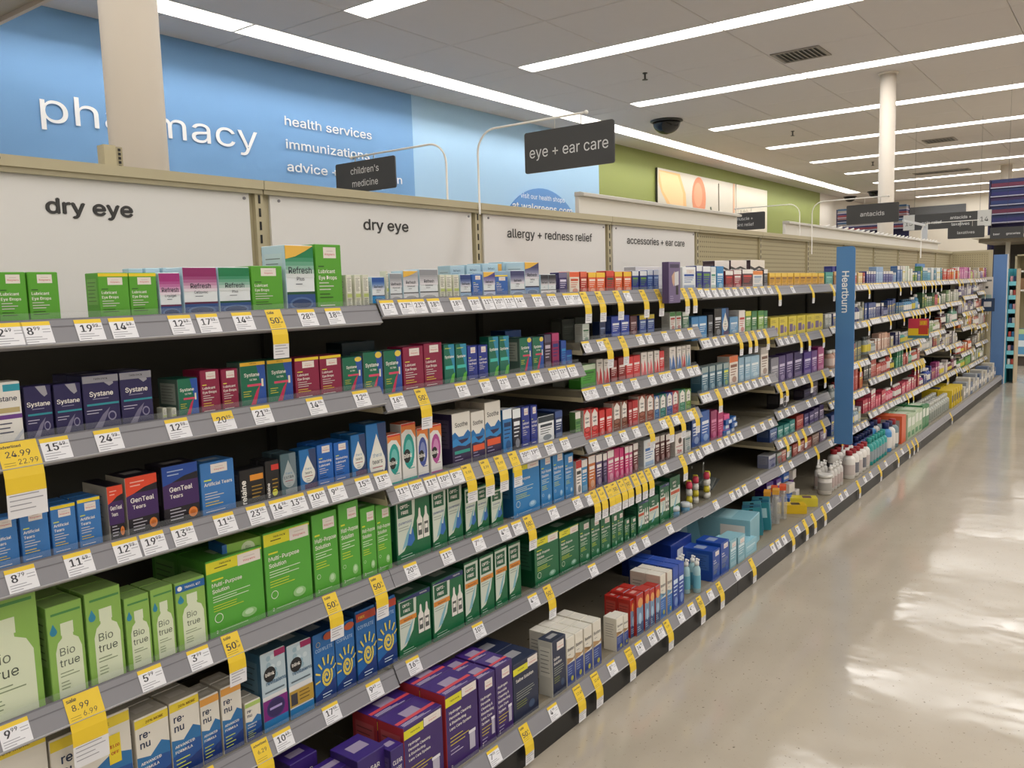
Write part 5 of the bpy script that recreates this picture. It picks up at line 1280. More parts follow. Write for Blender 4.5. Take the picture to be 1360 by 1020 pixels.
def carton_mesh(kind, w_, h_, d_):
    k = (kind, round(w_, 3), round(h_, 3), round(d_, 3))
    if k in PMESH: return PMESH[k]
    look, base, top, side, P = design(kind); q = MB(); e = .0011
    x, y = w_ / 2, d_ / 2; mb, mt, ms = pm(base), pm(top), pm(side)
    # carton with softened vertical and top edges
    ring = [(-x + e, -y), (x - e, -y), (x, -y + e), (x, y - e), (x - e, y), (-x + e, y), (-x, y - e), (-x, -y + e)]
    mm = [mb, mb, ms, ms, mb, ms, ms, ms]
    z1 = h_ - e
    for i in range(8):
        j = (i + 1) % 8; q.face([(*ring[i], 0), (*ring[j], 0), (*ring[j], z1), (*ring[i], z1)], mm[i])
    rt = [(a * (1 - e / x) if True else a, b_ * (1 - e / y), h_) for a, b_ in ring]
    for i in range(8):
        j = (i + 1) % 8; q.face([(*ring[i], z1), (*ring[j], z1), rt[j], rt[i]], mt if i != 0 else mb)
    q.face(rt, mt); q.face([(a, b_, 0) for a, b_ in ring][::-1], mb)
    # top flap seam, side facts
    sm = pm(dark(top, .7)); q.face([(-x * .96, -y + .004, h_ + .0002), (x * .96, -y + .004, h_ + .0002), (x * .96, -y + .0048, h_ + .0002), (-x * .96, -y + .0048, h_ + .0002)], sm)
    if h_ > .1 and w_ > .04 and d_ > .03 and kind.split(':')[0] not in ('gen', 'biotrue'):
        lc = pm('#d6d0c4'); tx = min(w_ * .55, .05)
        q.face([(-tx / 2, -y * .3, h_ + .0003), (tx / 2, -y * .3, h_ + .0003), (tx / 2, y * .4, h_ + .0003), (-tx / 2, y * .4, h_ + .0003)], pm(blend(top, '#e6e0d8', .6)))
    if kind.startswith('peroxide'):
        q.face([(-x * .98, -y * .55, h_ + .0004), (x * .98, -y * .55, h_ + .0004), (x * .98, -y * .30, h_ + .0004), (-x * .98, -y * .30, h_ + .0004)], pm('#d8505a'))
        for i in range(3): yy = -y * .9 + i * y * .1; q.face([(-x * .9, yy, h_ + .0004), (x * (.5 - .3 * i), yy, h_ + .0004), (x * (.5 - .3 * i), yy + .002, h_ + .0004), (-x * .9, yy + .002, h_ + .0004)], pm('#cfc8dc'))
    if d_ > .03:
        fc = blend(side, '#e9e5da', .55 if kind.split(':')[0] in ('saline', 'systane_ultra', 'side_text', 'genteal', 'soothe', 'multi') and ':s' in kind or kind.startswith('systane_ultra') else .18)
        q.face([(-x - .0003, y * .75, h_ * .35), (-x - .0003, -y * .75, h_ * .35), (-x - .0003, -y * .75, h_ * .88), (-x - .0003, y * .75, h_ * .88)], pm(fc))
        for i in range(6): z = h_ * (.42 + i * .075); q.face([(-x - .0005, y * .65, z), (-x - .0005, -y * .6 * (1 - (i * 37 % 5) * .1), z), (-x - .0005, -y * .6 * (1 - (i * 37 % 5) * .1), z + h_ * .015), (-x - .0005, y * .65, z + h_ * .015)], pm(dark(fc, .62)))
    W2 = w_ * .985; big = w_ > .05 or h_ > .12
    for i, el in enumerate(P):
        yy = -y - .00012 - .00007 * i; t = el[0]
        pt_ = lambda a, b_: ((a - .5) * W2, yy, b_ * (h_ - e))
        if t == 'r': _, a, b_, c, dd, col = el; q.face([pt_(a, b_), pt_(c, b_), pt_(c, dd), pt_(a, dd)], pm(col))
        elif t == 'p': q.face([pt_(*p) for p in el[1]], pm(el[2]))
        elif t == 'e': _, a, b_, ru, rv, col = el; q.face([pt_(a + ru * math.cos(2 * math.pi * j / 16), b_ + rv * math.sin(2 * math.pi * j / 16)) for j in range(16)], pm(col))
        elif t == 'ring':
            _, a, b_, ru, col = el; rv = ru * W2 / h_
            for j in range(14):
                a0, a1 = 2 * math.pi * j / 14, 2 * math.pi * (j + 1) / 14; q.face([pt_(a + ru * math.cos(a0), b_ + rv * math.sin(a0)), pt_(a + ru * math.cos(a1), b_ + rv * math.sin(a1)), pt_(a + ru * .85 * math.cos(a1), b_ + rv * .85 * math.sin(a1)), pt_(a + ru * .85 * math.cos(a0), b_ + rv * .85 * math.sin(a0))], pm(col))
        else:
            _, s, a, b_, sz, col, mw, bo = el; rs = 1 if not (big and sz * h_ > .012) else 2
            if t == 'tv': q.text(s, pm(col), lambda p, r_: ((a - .5) * W2 + .0 - r_, yy, b_ * h_ + p), sz * w_ * 1.9, maxw=mw * h_, bold=bo, res=rs)
            else: q.text(s, pm(col), lambda p, r_: ((a - .5) * W2 + p, yy, b_ * h_ + r_), sz * h_ * 1.25, maxw=mw * w_, bold=bo, res=rs, center=(t == 't'))
    me = D.meshes.new('carton'); me.from_pydata(q.v, [], q.f)
    for m_ in q.mats: me.materials.append(m_)
    me.polygons.foreach_set('material_index', q.m); me.update(); PMESH[k] = (me, look); return PMESH[k]
def gap_above(bi, ri):
    z = SHELF_Z[bi]
    if ri == 9: return z[-1] - .012 - .108
    if ri == 0: return 1.0
    return z[ri - 1] + .014 - (z[ri] + .040)
LENS = ('biotrue', 'multi', 'optifree', 'renu', 'revital', 'complete', 'peroxide', 'saline', 'boston', 'red_box', 'clearcare')
items = sorted(ITEMS, key=lambda e: (e[0], e[1], e[3] > 1.53, e[2]))
count = {}
for bi, ri, X, Y, Z, w_, h_, d_, kind, nb in items:
    if kind.startswith('clearcare'): continue
    if kind in ('wave_box',): w_ = min(w_, .20)
    if ri != 9: h_ = min(h_, gap_above(bi, ri) - .012); Z = SHELF_Z[bi][ri] + .0385 + (Z - round(SHELF_Z[bi][ri] + .04, 4))
    else: Z = .1086
    d_ = d_ or max(.022, min(.06, w_ * .75))
    if nb and Y + d_ * (nb + 1) > 1.86: nb = 0
    me, look = carton_mesh(kind, w_, h_, d_); back = Y > 1.53
    key = (bi, ri, back); n = count.get(key, 0); count[key] = n + 1
    j = random.uniform(-.012, .012); yj = random.uniform(0, .004) if Y > 1.32 else random.uniform(0, .003)
    place = '%s from left, %s, %s' % (ORD[n], rown(ri), BAYS[bi])
    lab = (look if not back else look.replace(' behind the front row', '').replace(' on back row', '') + ' in back') + ', ' + place
    words_ = lab.split()
    if len(words_) > 16: lab = ' '.join((look.split()[:16 - len(place.split())])) + ', ' + place; lab = lab.replace(' with,', ',').replace(' and,', ',').replace(',,', ',')
    o = D.objects.new('lens_solution_carton' if kind.split(':')[0] in LENS else 'eye_drop_carton', me); COL.objects.link(o); o.location = (X, Y + d_ / 2 + yj, Z); o.rotation_euler.z = j if w_ > .03 else j * .4
    tag(o, lab, 'carton', 'cartons on the %s of the %s' % (rown(ri), BAYS[bi]))
    for b_ in range(nb):
        c = o.copy(); COL.objects.link(c); c.location.y = Y + d_ / 2 + yj + (d_ + .0015) * (b_ + 1); c.location.x += random.uniform(-.001, .001); c.rotation_euler.z = j * .3
        bl = {0: 'carton', 1: 'carton'}; c['label'] = '%s carton, row %s behind %s' % (look.split()[0] if look.split()[0] not in ('mid', 'dark', 'pale') else ' '.join(look.split()[:2]), 'two' if b_ == 0 else 'three', place)
# deep purple cartons on the deck at lower left
for i, (x_, y_, w_, h_, d_) in enumerate(((1.115, 1.445, .075, .170, .06), (1.150, 1.372, .080, .150, .055), (1.215, 1.335, .085, .168, .09), (1.275, 1.315, .042, .160, .05))):
    me, look = carton_mesh('clearcare', w_, h_, d_); o = D.objects.new('lens_solution_carton', me); COL.objects.link(o); o.location = (x_, y_ + d_ / 2, .1086)
    tag(o, 'deep purple lens cleaning carton, %s from left at bottom edge of photo' % ORD[i], 'carton', 'deep purple cartons on the nearest deck')
# lying travel kit carton on top of the green cartons
q = MB(); cg = pm('#84b44c'); q.box(-.05, .05, -.03, .03, 0, .036, cg); q.box(-.0505, -.040, -.0305, .0305, -.0002, .0364, pm('#1f62a4'))
q.face([(.008 + .016 * math.cos(2 * math.pi * k / 20), -.0304, .018 + .015 * math.sin(2 * math.pi * k / 20)) for k in range(20)], pm('#c3d4ae'))
q.text('Bio', pm('#7a8a6a'), lambda a, b_: (.008 + a, -.0307, .018 + b_), .012, center=True, res=1); q.text('true', pm('#7a8a6a'), lambda a, b_: (.008 + a, -.0307, .008 + b_), .012, center=True, res=1)
o = q.build('lens_solution_carton', None, (1.045, 1.535, .7485)); o.rotation_euler.z = -.12; tag(o, 'light green carton lying flat on top of the lens solution cartons', 'carton')

# ---------------------------------------------------------------- price tags
TAGM = {}
def tag_mesh(kind, txt):
    k = (kind, txt)
    if k in TAGM: return TAGM[k]
    q = MB(); sale = kind in 'sS'; W_ = .047 if kind != 'S' else .062; sc = 1 if kind != 'S' else 1.32
    if sale and kind == 's': W_ = .040
    A, B_ = Vector((0, .0185, .038)), Vector((0, 0, 0))      # top and bottom edge of the slanted channel face
    n = Vector((0, -.9, .42)) * .0012
    def P_(u_, v_, k_=0): p = B_.lerp(A, v_) + n * (1.1 + .12 * k_); return (u_, p.y, p.z)
    wt, ye, bk, gy = mat('#e4e4e8', .45), mat('#e8c62e', .45), mat('#33333a', .5), mat('#9a9aa2', .5)
    def rect(u0, u1, v0, v1, m_, k_=0): q.face([P_(u0, v0, k_), P_(u1, v0, k_), P_(u1, v1, k_), P_(u0, v1, k_)], m_)
    if not sale:
        rect(0, W_, .03, .97, wt if kind == 'w' else ye); 
        if kind == 'w': rect(0, W_, .80, .97, ye, 1)
        else: rect(0, W_, .03, .55, wt, 1)
        for i in range(3): rect(.003, .003 + W_ * (.55, .7, .4)[i], .30 - i * .1, .33 - i * .1, gy, 1)
        for i in range(2): rect(W_ * .68, W_ * .95, .62 - i * .12, .65 - i * .12, gy, 1)
        if txt:
            a, c = txt.split('.'); L_ = .042
            w1 = q.text(a, bk, lambda p, r_: P_(.008 + p, .42 + r_ / L_, 1), .0255, res=1, bold=.018)
            q.text(c, bk, lambda p, r_: P_(.010 + w1 + p, .60 + r_ / L_, 1), .0125, res=1, bold=.012)
        else: rect(.010, .026, .42, .72, gy, 1)
    else:
        H2 = .062 * sc; dr = [(0, -.0015, 0), (0, -.0035, -.012 * sc), (0, -.0045, -.03 * sc), (0, -.003, -H2)]
        rect(0, W_, 0, 1.04, ye); lst = [P_(0, 0)] + [(0, B_.y + p[1] - .0012, p[2]) for p in dr[1:]]
        for i in range(3):
            a, c = lst[i], lst[i + 1]; q.face([(0, c[1], c[2]), (W_, c[1], c[2]), (W_, a[1], a[2]), (0, a[1], a[2])], ye if i < 2 else wt, True)
        q.face([(0, lst[2][1] - .0002, lst[2][2] - .002), (W_, lst[2][1] - .0002, lst[2][2] - .002), (W_, lst[2][1] - .0002, lst[2][2]), (0, lst[2][1] - .0002, lst[2][2])], ye)
        for i in range(4): z = lst[2][2] - .006 - i * .006 * sc; yy = lst[2][1] + (lst[2][2] - z) / (lst[2][2] - lst[3][2]) * (lst[3][1] - lst[2][1]) - .0004; q.face([(.004, yy, z), (W_ * (.8, .9, .6, .7)[i], yy, z), (W_ * (.8, .9, .6, .7)[i], yy, z + .0016), (.004, yy, z + .0016)], gy)
        L_ = .042
        adv = txt in ('24.99', '6.29', '12.49'); q.text('advertised' if adv else 'sale', bk, lambda p, r_: P_(.004 + p, .80 + r_ / L_, 1), .0095 if adv else .013, res=1, bold=.02, maxw=W_ * .8)
        if txt == '50%':
            w1 = q.text('50', bk, lambda p, r_: P_(.006 + p, .28 + r_ / L_, 1), .0265, res=1, bold=.02)
            q.text('%', bk, lambda p, r_: P_(.008 + w1 + p, .50 + r_ / L_, 1), .010, res=1, bold=.01); q.text('off', bk, lambda p, r_: P_(.008 + w1 + p, .28 + r_ / L_, 1), .008, res=1, bold=.01)
        elif txt: q.text(txt, bk, lambda p, r_: P_(.010 + p, .42 + r_ / L_, 1), .0155 * sc, res=1, bold=.005, maxw=W_ * .75)
        two = {'8.99': '6.99', '24.99': '22.99'}.get(txt) if kind == 'S' else None
        if two: q.text(two, bk, lambda p, r_: P_(W_ * .42 + p, .10 + r_ / L_, 1), .013 * sc, res=1, maxw=W_ * .5)
        for i in range(2): rect(.004, W_ * (.35 if two else .7), .18 - i * .1, .20 - i * .1, mat('#8a7422', .5), 1)
    me = D.meshes.new('price_tag' if not sale else 'sale_tag'); me.from_pydata(q.v, [], q.f)
    for m_ in q.mats: me.materials.append(m_)
    me.polygons.foreach_set('material_index', q.m); me.update(); TAGM[k] = me; return me
cnt = {}; NTAG = [0]; REST_TAGS = []
def put_tag(bi, ri, X, kind, txt):
    sale = kind in 'sS'; me = tag_mesh(kind, txt)
    if not sale:
        NTAG[0] += 1
        if NTAG[0] > 295: REST_TAGS.append((me, (X, 1.45, SHELF_Z[bi][ri] + .0075))); return
    o = D.objects.new('sale_tag' if sale else 'price_tag', me); COL.objects.link(o)
    o.location = (X, 1.4500, SHELF_Z[bi][ri] + .0075) if ri != 9 else (X, 1.2865, .0748)
    key = (bi, ri, sale); n = cnt.get(key, 0); cnt[key] = n + 1
    look = ('yellow sale tag reading %s' % txt if txt else 'yellow sale tag') if sale else ('white price tag reading %s' % txt if txt else 'white price tag')
    tag(o, '%s, %s from left, %s, %s' % (look if len(look.split()) < 6 else look.replace('price ', '').replace('sale ', ''), ORD[n], rown(ri), BAYS[bi]), 'sale tag' if sale else 'price tag', 'tags on the %s of the %s' % (rown(ri), BAYS[bi]))
for t in sorted(TAGS, key=lambda e: (e[0], e[1], e[2])): put_tag(*t)
# ---------------------------------------------------------------- goods on the bays past the heartburn post
rn = random.Random(21)
PAL = {0: [['#e6c88a', '#2a2f8a', '#e4e4ea', '#b8483c', '#e2a08a'], ['#232c86', '#2c3a9c', '#3f62b0', '#8fb0d8'], ['#e9ece4', '#dfe8d6', '#3f6aa8', '#4a8a4a', '#9cc0a0'], ['#e6ecee', '#3f9ab8', '#e6e6ea', '#2f86a8'], ['#e04a2e', '#e8e2dc', '#d2402a', '#3a62a8'], ['#b9c46a', '#a83a8a', '#d88ab8', '#e0a05a'], ['#b23a7a', '#c9c0b0', '#e0a05a', '#8a5a9c']],
1: [['#8f938a', '#2a3370', '#3c4c8c'], ['#26306e', '#2c4a8c', '#b9867c', '#34507c'], ['#2f6a9c', '#3f86b0', '#2c5a8c'], ['#3a6a4a', '#2f7a4a', '#b02a44', '#d6dcd4'], ['#a9b09a', '#c9ccc0', '#7a9a6a'], ['#8f86a6', '#b9b4c4', '#4a3f7a'], ['#c06a5a', '#8a9ab0', '#b9b0b0']],
2: [['#8a3a30', '#c9a08c', '#5f6a6a'], ['#b98a78', '#d0a894', '#8a9494', '#b9b4ac'], ['#aab0b0', '#3a3f7a', '#e0e0e4', '#3fa094'], ['#7aa05a', '#a0482e', '#b9b090'], ['#4a2a3a', '#cfc8c8', '#6aa08a'], ['#e0702e', '#d2502a', '#c9c0b0'], ['#c98a7a', '#d8d0c8', '#b04a5a']],
3: [['#b83a34', '#6f7a78'], ['#3a3f42', '#c9544a', '#c2504a'], ['#c9604e', '#b8504a', '#3f9a72'], ['#3aa08c', '#b03a5a', '#c9ccc8', '#3a2a3a'], ['#3a2430', '#c9c4c8', '#4a2a3c'], ['#d86a34', '#e08a3a', '#c04a3c'], ['#8a8478', '#b9ae9a']],
4: [['#2f4a8c', '#9ab0bc', '#c8ced2'], ['#c93a5a', '#d8506a', '#c2344f'], ['#d2405e', '#d85a72', '#b8344c'], ['#2a3a8c', '#3450a4', '#22307a', '#a03a7a'], ['#d0c4c4', '#6a2a3c', '#3a2430'], ['#4a9a34', '#6ab04a', '#8ac06a'], ['#9aa088', '#b8bca4']]}
nf = 0; NC = [0]; REST_C = []
for bi in range(5, NB):
    x0 = BX0 + bi * BS; nrow = len(SHELF_Z[bi])
    for ri in range(nrow):
        pr = min(ri, 4) if nrow <= 5 else min(int(ri * 5 / nrow + .3), 4); pal = PAL[pr][bi - 5]
        gp = gap_above(bi, ri) if ri else .15
        x = x0 + (.17 if bi == 5 else .012); n = 0
        while x < x0 + BS - .03:
            col = rn.choice(pal); run = rn.choice([2, 2, 3, 3, 4]); wd = rn.uniform(.03, .075); ht = min(gp - .02, rn.uniform(.075, .14)); ac = rn.choice(['#e8e4de', '#e8e4de', blend(col, '#ffffff', .5), '#d9c84a']); tp = rn.choice([col, col, '#e0dcd6'])
            shape = rn.choice(['carton', 'carton', 'bottle']) if ri else 'carton'
            for k in range(run):
                if x + wd > x0 + BS - .006: break
                look = '%s carton' % cname(col) if shape == 'carton' else '%s bottle' % cname(col)
                lab = '%s, %s from left, %s, %s' % (look, ORD[n], rown(ri), BAYS[bi]); n += 1
                if shape == 'carton':
                    me, _ = carton_mesh('gen:%s:%s:%s' % (col, tp, ac), round(wd, 3), round(ht, 2), .05); NC[0] += 1; lc_ = (x + wd / 2, 1.492 + .025 + rn.uniform(0, .01), SHELF_Z[bi][ri] + .0385)
                    if NC[0] > 290: REST_C.append((me, lc_)); x += wd + .002; continue
                    o = D.objects.new('medicine_carton', me); COL.objects.link(o)
                    o.location = lc_; tag(o, lab, 'carton', 'goods on the %s of the %s' % (rown(ri), BAYS[bi]))
                else:
                    kk = ('b', col, round(wd, 2), round(ht, 2))
                    if kk not in PMESH:
                        r_ = round(wd, 2) / 2 - .001; h_ = round(ht, 2); q = MB(); q.lathe([(r_ * .94, 0), (r_, .004), (r_, h_ * .66), (r_ * .8, h_ * .74), (r_ * .45, h_ * .80), (r_ * .45, h_ * .84)], 0, 0, pm(col), 12); a = q
                        q2 = MB(); q2.lathe([(r_ * .55, h_ * .82), (r_ * .55, h_ * .99), (r_ * .45, h_)], 0, 0, pm(rn.choice(['#e6e4e0', '#e6e4e0', dark(col, .6)])), 12); q2.build
                        q3 = MB(); q3.lathe([(r_ + .0006, h_ * .16), (r_ + .0006, h_ * .56)], 0, 0, pm(ac), 12, cap=False)
                        PMESH[kk] = [z.build(nm_) for z, nm_ in ((q, 'body'), (q2, 'cap'), (q3, 'bottle_label'))]; fresh = True
                    else: fresh = False
                    e = empty('bottle', (x + wd / 2, 1.492 + wd / 2, SHELF_Z[bi][ri] + .0385)); tag(e, lab, 'bottle', 'goods on the %s of the %s' % (rown(ri), BAYS[bi]))
                    for z in PMESH[kk]:
                        if fresh: z.parent = e
                        else: child_copy(z, e)
                x += wd + .002; nf += 1
            x += rn.choice([.002, .002, .006, .02])
    # tags
    for ri in range(nrow):
        x = x0 + .01; yl = [(.25, .35), (.25, .3)][ri % 2]
        while x < x0 + BS - .05:
            put_tag(bi, ri, round(x, 3), 's' if rn.random() < .14 else 'w', ''); x += rn.choice([.05, .05, .056, .075, .11])
def joined(lst, name, label, cat):
    if not lst: return
    q = MB()
    for me, (a, b_, c) in lst:
        ms = list(me.materials); n = len(q.v); q.v += [(v.co.x + a, v.co.y + b_, v.co.z + c) for v in me.vertices]
        for p in me.polygons: q.f.append(tuple(i + n for i in p.vertices)); q.m.append(q.mi(ms[p.material_index])); q.sm.append(False)
    tag(q.build(name), label, cat, kind='stuff')
joined(REST_TAGS, 'distant_price_tags', 'tiny white price tags along the farthest shelf edges', 'price tags')
joined(REST_C, 'distant_cartons', 'mass of small cartons on the farthest shelves', 'cartons')
# ---------------------------------------------------------------- loose goods
PL = mat('#e4e2dc', .35)
def bottle(name, x, y, z, r_, h_, body, cap, label, group=None, lab_col=None, spray=False, ang=0., cat='bottle', shoulder=.66):
    e = empty(name, (x, y, z), ang); tag(e, label, cat, group)
    MB().lathe([(r_ * .92, 0), (r_, r_ * .12), (r_, h_ * shoulder), (r_ * .86, h_ * (shoulder + .07)), (r_ * .5, h_ * (shoulder + .13)), (r_ * .42, h_ * (shoulder + .16))], 0, 0, mat(body, .3), 20).build('body', e)
    c0 = h_ * (shoulder + .14)
    if spray:
        q = MB(); q.lathe([(r_ * .62, c0), (r_ * .62, h_ * .90), (r_ * .32, h_ * .92), (r_ * .32, h_)], 0, 0, mat(cap, .35), 16); q.box(-.004, .004, -r_ * .7, 0, h_ * .94, h_ * .985, mat(cap, .35)); q.build('spray_head', e)
    else: MB().lathe([(r_ * .55, c0), (r_ * .55, h_ - .003), (r_ * .5, h_)], 0, 0, mat(cap, .4), 16).build('cap', e)
    if lab_col: MB().lathe([(r_ + .0007, h_ * .14), (r_ + .0007, h_ * .52)], 0, 0, mat(lab_col, .4), 20, cap=False).build('bottle_label', e)
    return e
DK = .1086
for i, (x, y) in enumerate(((2.905, 1.365), (2.935, 1.335), (2.962, 1.365))):
    bottle('spray_bottle', x, y, DK, .0145, .135, '#a6c8ce', '#e9e8e4', 'clear teal spray bottle with white top, %s of three on the deck' % ['left', 'middle', 'right'][i], 'spray bottles on the bottom deck', '#6fb0c4', True)
for i in range(3): bottle('spray_bottle', 2.90 + .028 * i, 1.40 + .004 * i, DK, .0145, .135, '#a6c8ce', '#e9e8e4', 'clear teal spray bottle in the row behind, %s of three' % ['left', 'middle', 'right'][i], 'spray bottles on the bottom deck', '#6fb0c4', True)
# pale blue large carton lying across the deck
def plain_box(name, cat, x, y, z, w_, d_, h_, c, label, rz=0., rx=0., ry=0., prints=(), group=None, top=None):
    e = MB(); x2, y2 = w_ / 2, d_ / 2; ch = min(.002, h_ * .08)
    m_ = pm(c); e.prism([(-y2, ch), (-y2 + ch, 0), (y2 - ch, 0), (y2, ch), (y2, h_ - ch), (y2 - ch, h_), (-y2 + ch, h_), (-y2, h_ - ch)], -x2, x2, m_)
    for p in prints:
        f_, a, b_, c_, d2, col = p
        if f_ == 'F': e.face([(a * w_ - x2, -y2 - .0004, b_ * h_), (c_ * w_ - x2, -y2 - .0004, b_ * h_), (c_ * w_ - x2, -y2 - .0004, d2 * h_), (a * w_ - x2, -y2 - .0004, d2 * h_)], pm(col))
        elif f_ == 'T': e.face([(a * w_ - x2, b_ * d_ - y2, h_ + .0004), (c_ * w_ - x2, b_ * d_ - y2, h_ + .0004), (c_ * w_ - x2, d2 * d_ - y2, h_ + .0004), (a * w_ - x2, d2 * d_ - y2, h_ + .0004)], pm(col))
        elif f_ == 'L': e.face([(-x2 - .0004, y2 - a * d_, b_ * h_), (-x2 - .0004, y2 - c_ * d_, b_ * h_), (-x2 - .0004, y2 - c_ * d_, d2 * h_), (-x2 - .0004, y2 - a * d_, d2 * h_)], pm(col))
    o = e.build(name, None, (x, y, z)); o.rotation_euler = (rx, ry, rz); tag(o, label, cat, group); return o
plain_box('carton', 'carton', 3.60, 1.51, DK, .17, .30, .135, '#83b4c2', 'large pale blue carton lying on the deck, first aid bay front', .12, prints=[('L', .55, .35, .92, .8, '#dcd8d2'), ('L', .6, .42, .87, .48, '#c0444a'), ('T', .1, .3, .9, .5, '#a3ccd6')])['label'] = 'large pale blue carton lying flat behind the small pale cartons'
plain_box('carton', 'carton', 3.05, 1.565, DK, .20, .22, .16, '#122f80', 'wide dark blue carton at the back of the deck', .02, prints=[('L', .2, .5, .6, .8, '#6f7fb0'), ('F', .3, .5, .6, .8, '#cfd4e0')])
for i in range(5):
    plain_box('blister_pack', 'pack', 3.30 + .035 * i, 1.56 + .004 * i, DK + .008, .006, .07, .15 + .008 * i, '#6fa3b4', 'pale blue hanging pack, %s of five standing behind the cartons' % ORD[i], .5, -.1 - .02 * i, group='pale blue hanging packs on the deck', prints=[('L', .15, .6, .85, .9, '#a9ccd6'), ('L', .38, .92, .62, .96, '#2a3f48')])
for i in range(6):
    plain_box('blister_pack', 'pack', 3.735 + .036 * i, 1.41 + .012 * (i % 3), DK + .007, .008, .085, .13 + .006 * (i % 3), ['#2a7f8c', '#2f6f8a', '#4a93a4'][i % 3], 'teal hanging pack, %s of six on the deck' % ORD[i], .35 - .06 * i, -.12, .15, group='teal hanging packs on the deck', prints=[('L', .15, .45, .85, .8, '#a9d0d6'), ('L', .4, .9, .6, .95, '#16343c')])
# pill organiser packs on the shelf above
Z5 = SHELF_Z[3][4] + .0385
def pill_pack(x, y, rz, label, hh=.17):
    e = empty('blister_pack', (x, y, Z5), rz); tag(e, label, 'pack', 'clear packs of small white bottles')
    q = MB(); w_ = .062; pf = [(-w_ / 2, 0), (w_ / 2, 0), (w_ / 2, hh * .84)] + [(w_ / 2 * math.cos(a), hh * .84 + hh * .14 * math.sin(a)) for a in [i * math.pi / 10 for i in range(1, 10)]] + [(-w_ / 2, hh * .84)]
    q.face([(a, .0, b_) for a, b_ in pf], CLEAR2); q.build('backing_card', e)
    q = MB(); q.tube([(-.012, -.001, hh * .9), (-.006, -.001, hh * .93), (.006, -.001, hh * .93), (.012, -.001, hh * .9)], .0016, mat('#e6e6e4'), 6); q.build('hang_hole', e)
    for c in range(2):
        for k in range(4):
            s_ = MB(); s_.lathe([(.0135, 0), (.0135, .018), (.011, .021), (.011, .027)], 0, 0, PL if k == 0 else mat(['#e4e2dc', '#d8c83a', '#e4e2dc', '#d23f5a', '#e4e2dc'][(c * 3 + k) % 5], .4), 14); s_.build('small_jar', e, (-.0155 + c * .031, -.016, .001 + k * .030))
pill_pack(3.25, 1.53, .5, 'clear pack of stacked white jars, leftmost on the shelf above the deck'); pill_pack(3.36, 1.55, .45, 'clear pack of stacked coloured jars, beside the leftmost pack'); pill_pack(3.46, 1.54, .3, 'clear pack of white jars, third from left near lens cases')
for i in range(7):
    plain_box('blister_pack', 'pack', 3.70 - .012 * i, 1.62 + .006 * i, Z5 + .006 * i + .001, .22, .07, .005, ['#5f6464', '#868b88', '#6d7470'][i % 3], 'grey clear pack lying flat in a pile, %s from bottom' % ORD[i], .06 * (i % 3) + .25, group='grey packs lying in a pile', prints=[('T', .1, .2, .6, .5, '#9aa4a8')])
for i, (x, y, r_) in enumerate(((3.085, 1.50, .020), (3.13, 1.535, .022), (3.165, 1.49, .019))):
    e = empty('lens_case', (x, y, Z5)); tag(e, 'small blue round lens case jar, %s on the shelf by the green cartons' % ['left', 'middle', 'right'][i], 'jar', 'blue lens case jars')
    MB().lathe([(r_, 0), (r_, .028), (r_ * .9, .032)], 0, 0, mat('#5f93b4', .3), 18).build('body', e); MB().lathe([(r_ * 1.05, .0325), (r_ * 1.05, .046), (r_ * .95, .05)], 0, 0, mat('#dfe6ea' if i != 1 else '#2a4f9c', .35), 18).build('lid', e)
# flat blue cartons and stacked packs on ear care third shelf
Z4 = SHELF_Z[3][3] + .0385
for i in range(6):
    plain_box('carton', 'carton', 3.60 + .075 * (i // 3) + .01 * (i % 3), 1.545 + .01 * (i % 2), Z4 + (i % 3) * .024, .07, .12, .023, '#2468b4' if i % 2 else '#1d5aa4', 'blue flat carton, %s, in the %s stack lying on the fourth shelf' % (['bottom', 'middle', 'top'][i % 3], ['left', 'right'][i // 3]), .03 * (i - 2), group='blue flat cartons in two stacks', prints=[('F', .45, .2, .95, .8, '#dfe6ee')])
for i in range(6):
    plain_box('blister_pack', 'pack', 3.80 + .03 * i, 1.60 + .02 * (i % 2), Z4 + .004 * i, .11, .05, .004, ['#26262a', '#34343c', '#4a4c58'][i % 3], 'black thin pack, %s of six sprawled on the fourth shelf' % ORD[i], .5 - .12 * i, 0, .1, group='black thin packs sprawled on the shelf')
# deck past the packs: clear bags, yellow carton, assorted packs
for i in range(4):
    x, y = 3.965 + .05 * i, 1.43 - .025 * (i % 2); e = empty('clear_bag', (x, y, DK), .3); tag(e, 'clear hanging bag of white sticks, %s of four on the deck' % ORD[i], 'bag', 'clear bags on the deck')
    q = MB(); q.prism([(-.018, .004), (.018, .004), (.022, .08), (.014, .150), (-.014, .150), (-.022, .08)], -.028, .028, CLEAR2); q.build('bag', e)
    MB().box(-.030, .030, -.016, .016, .1505, .172, mat(['#d8982a', '#d9a23a', '#d8562e', '#d8562e'][i], .45)).build('header_card', e)
    q = MB()
    for k in range(7): q.lathe([(.0028, .01), (.0028, .12)], -.014 + .0046 * k, .004 * (k % 3 - 1), mat('#b4aea6'), 6)
    s_ = q.build('white_sticks', e); s_['kind'] = 'stuff'
plain_box('carton', 'carton', 4.25, 1.41, DK, .07, .15, .045, '#dcb71e', 'yellow carton lying on the deck', .5, prints=[('T', .15, .2, .8, .5, '#4a3a1c'), ('F', .2, .3, .8, .7, '#5a4a1c')])['label'] = 'yellow carton lying flat near the deck lip'
plain_box('carton', 'carton', 4.42, 1.405, DK, .07, .15, .045, '#d8c83a', 'pale yellow carton lying flat behind the bright yellow carton', .45, prints=[('T', .15, .2, .8, .5, '#6a4a5c')])
cols = ['#4a2f86', '#5c3a94', '#2c5fb0', '#3c6ab8', '#d8d2cc', '#4a2a6c', '#2a4f9c', '#9c6a3c', '#e0d8d0', '#6a3a8c']
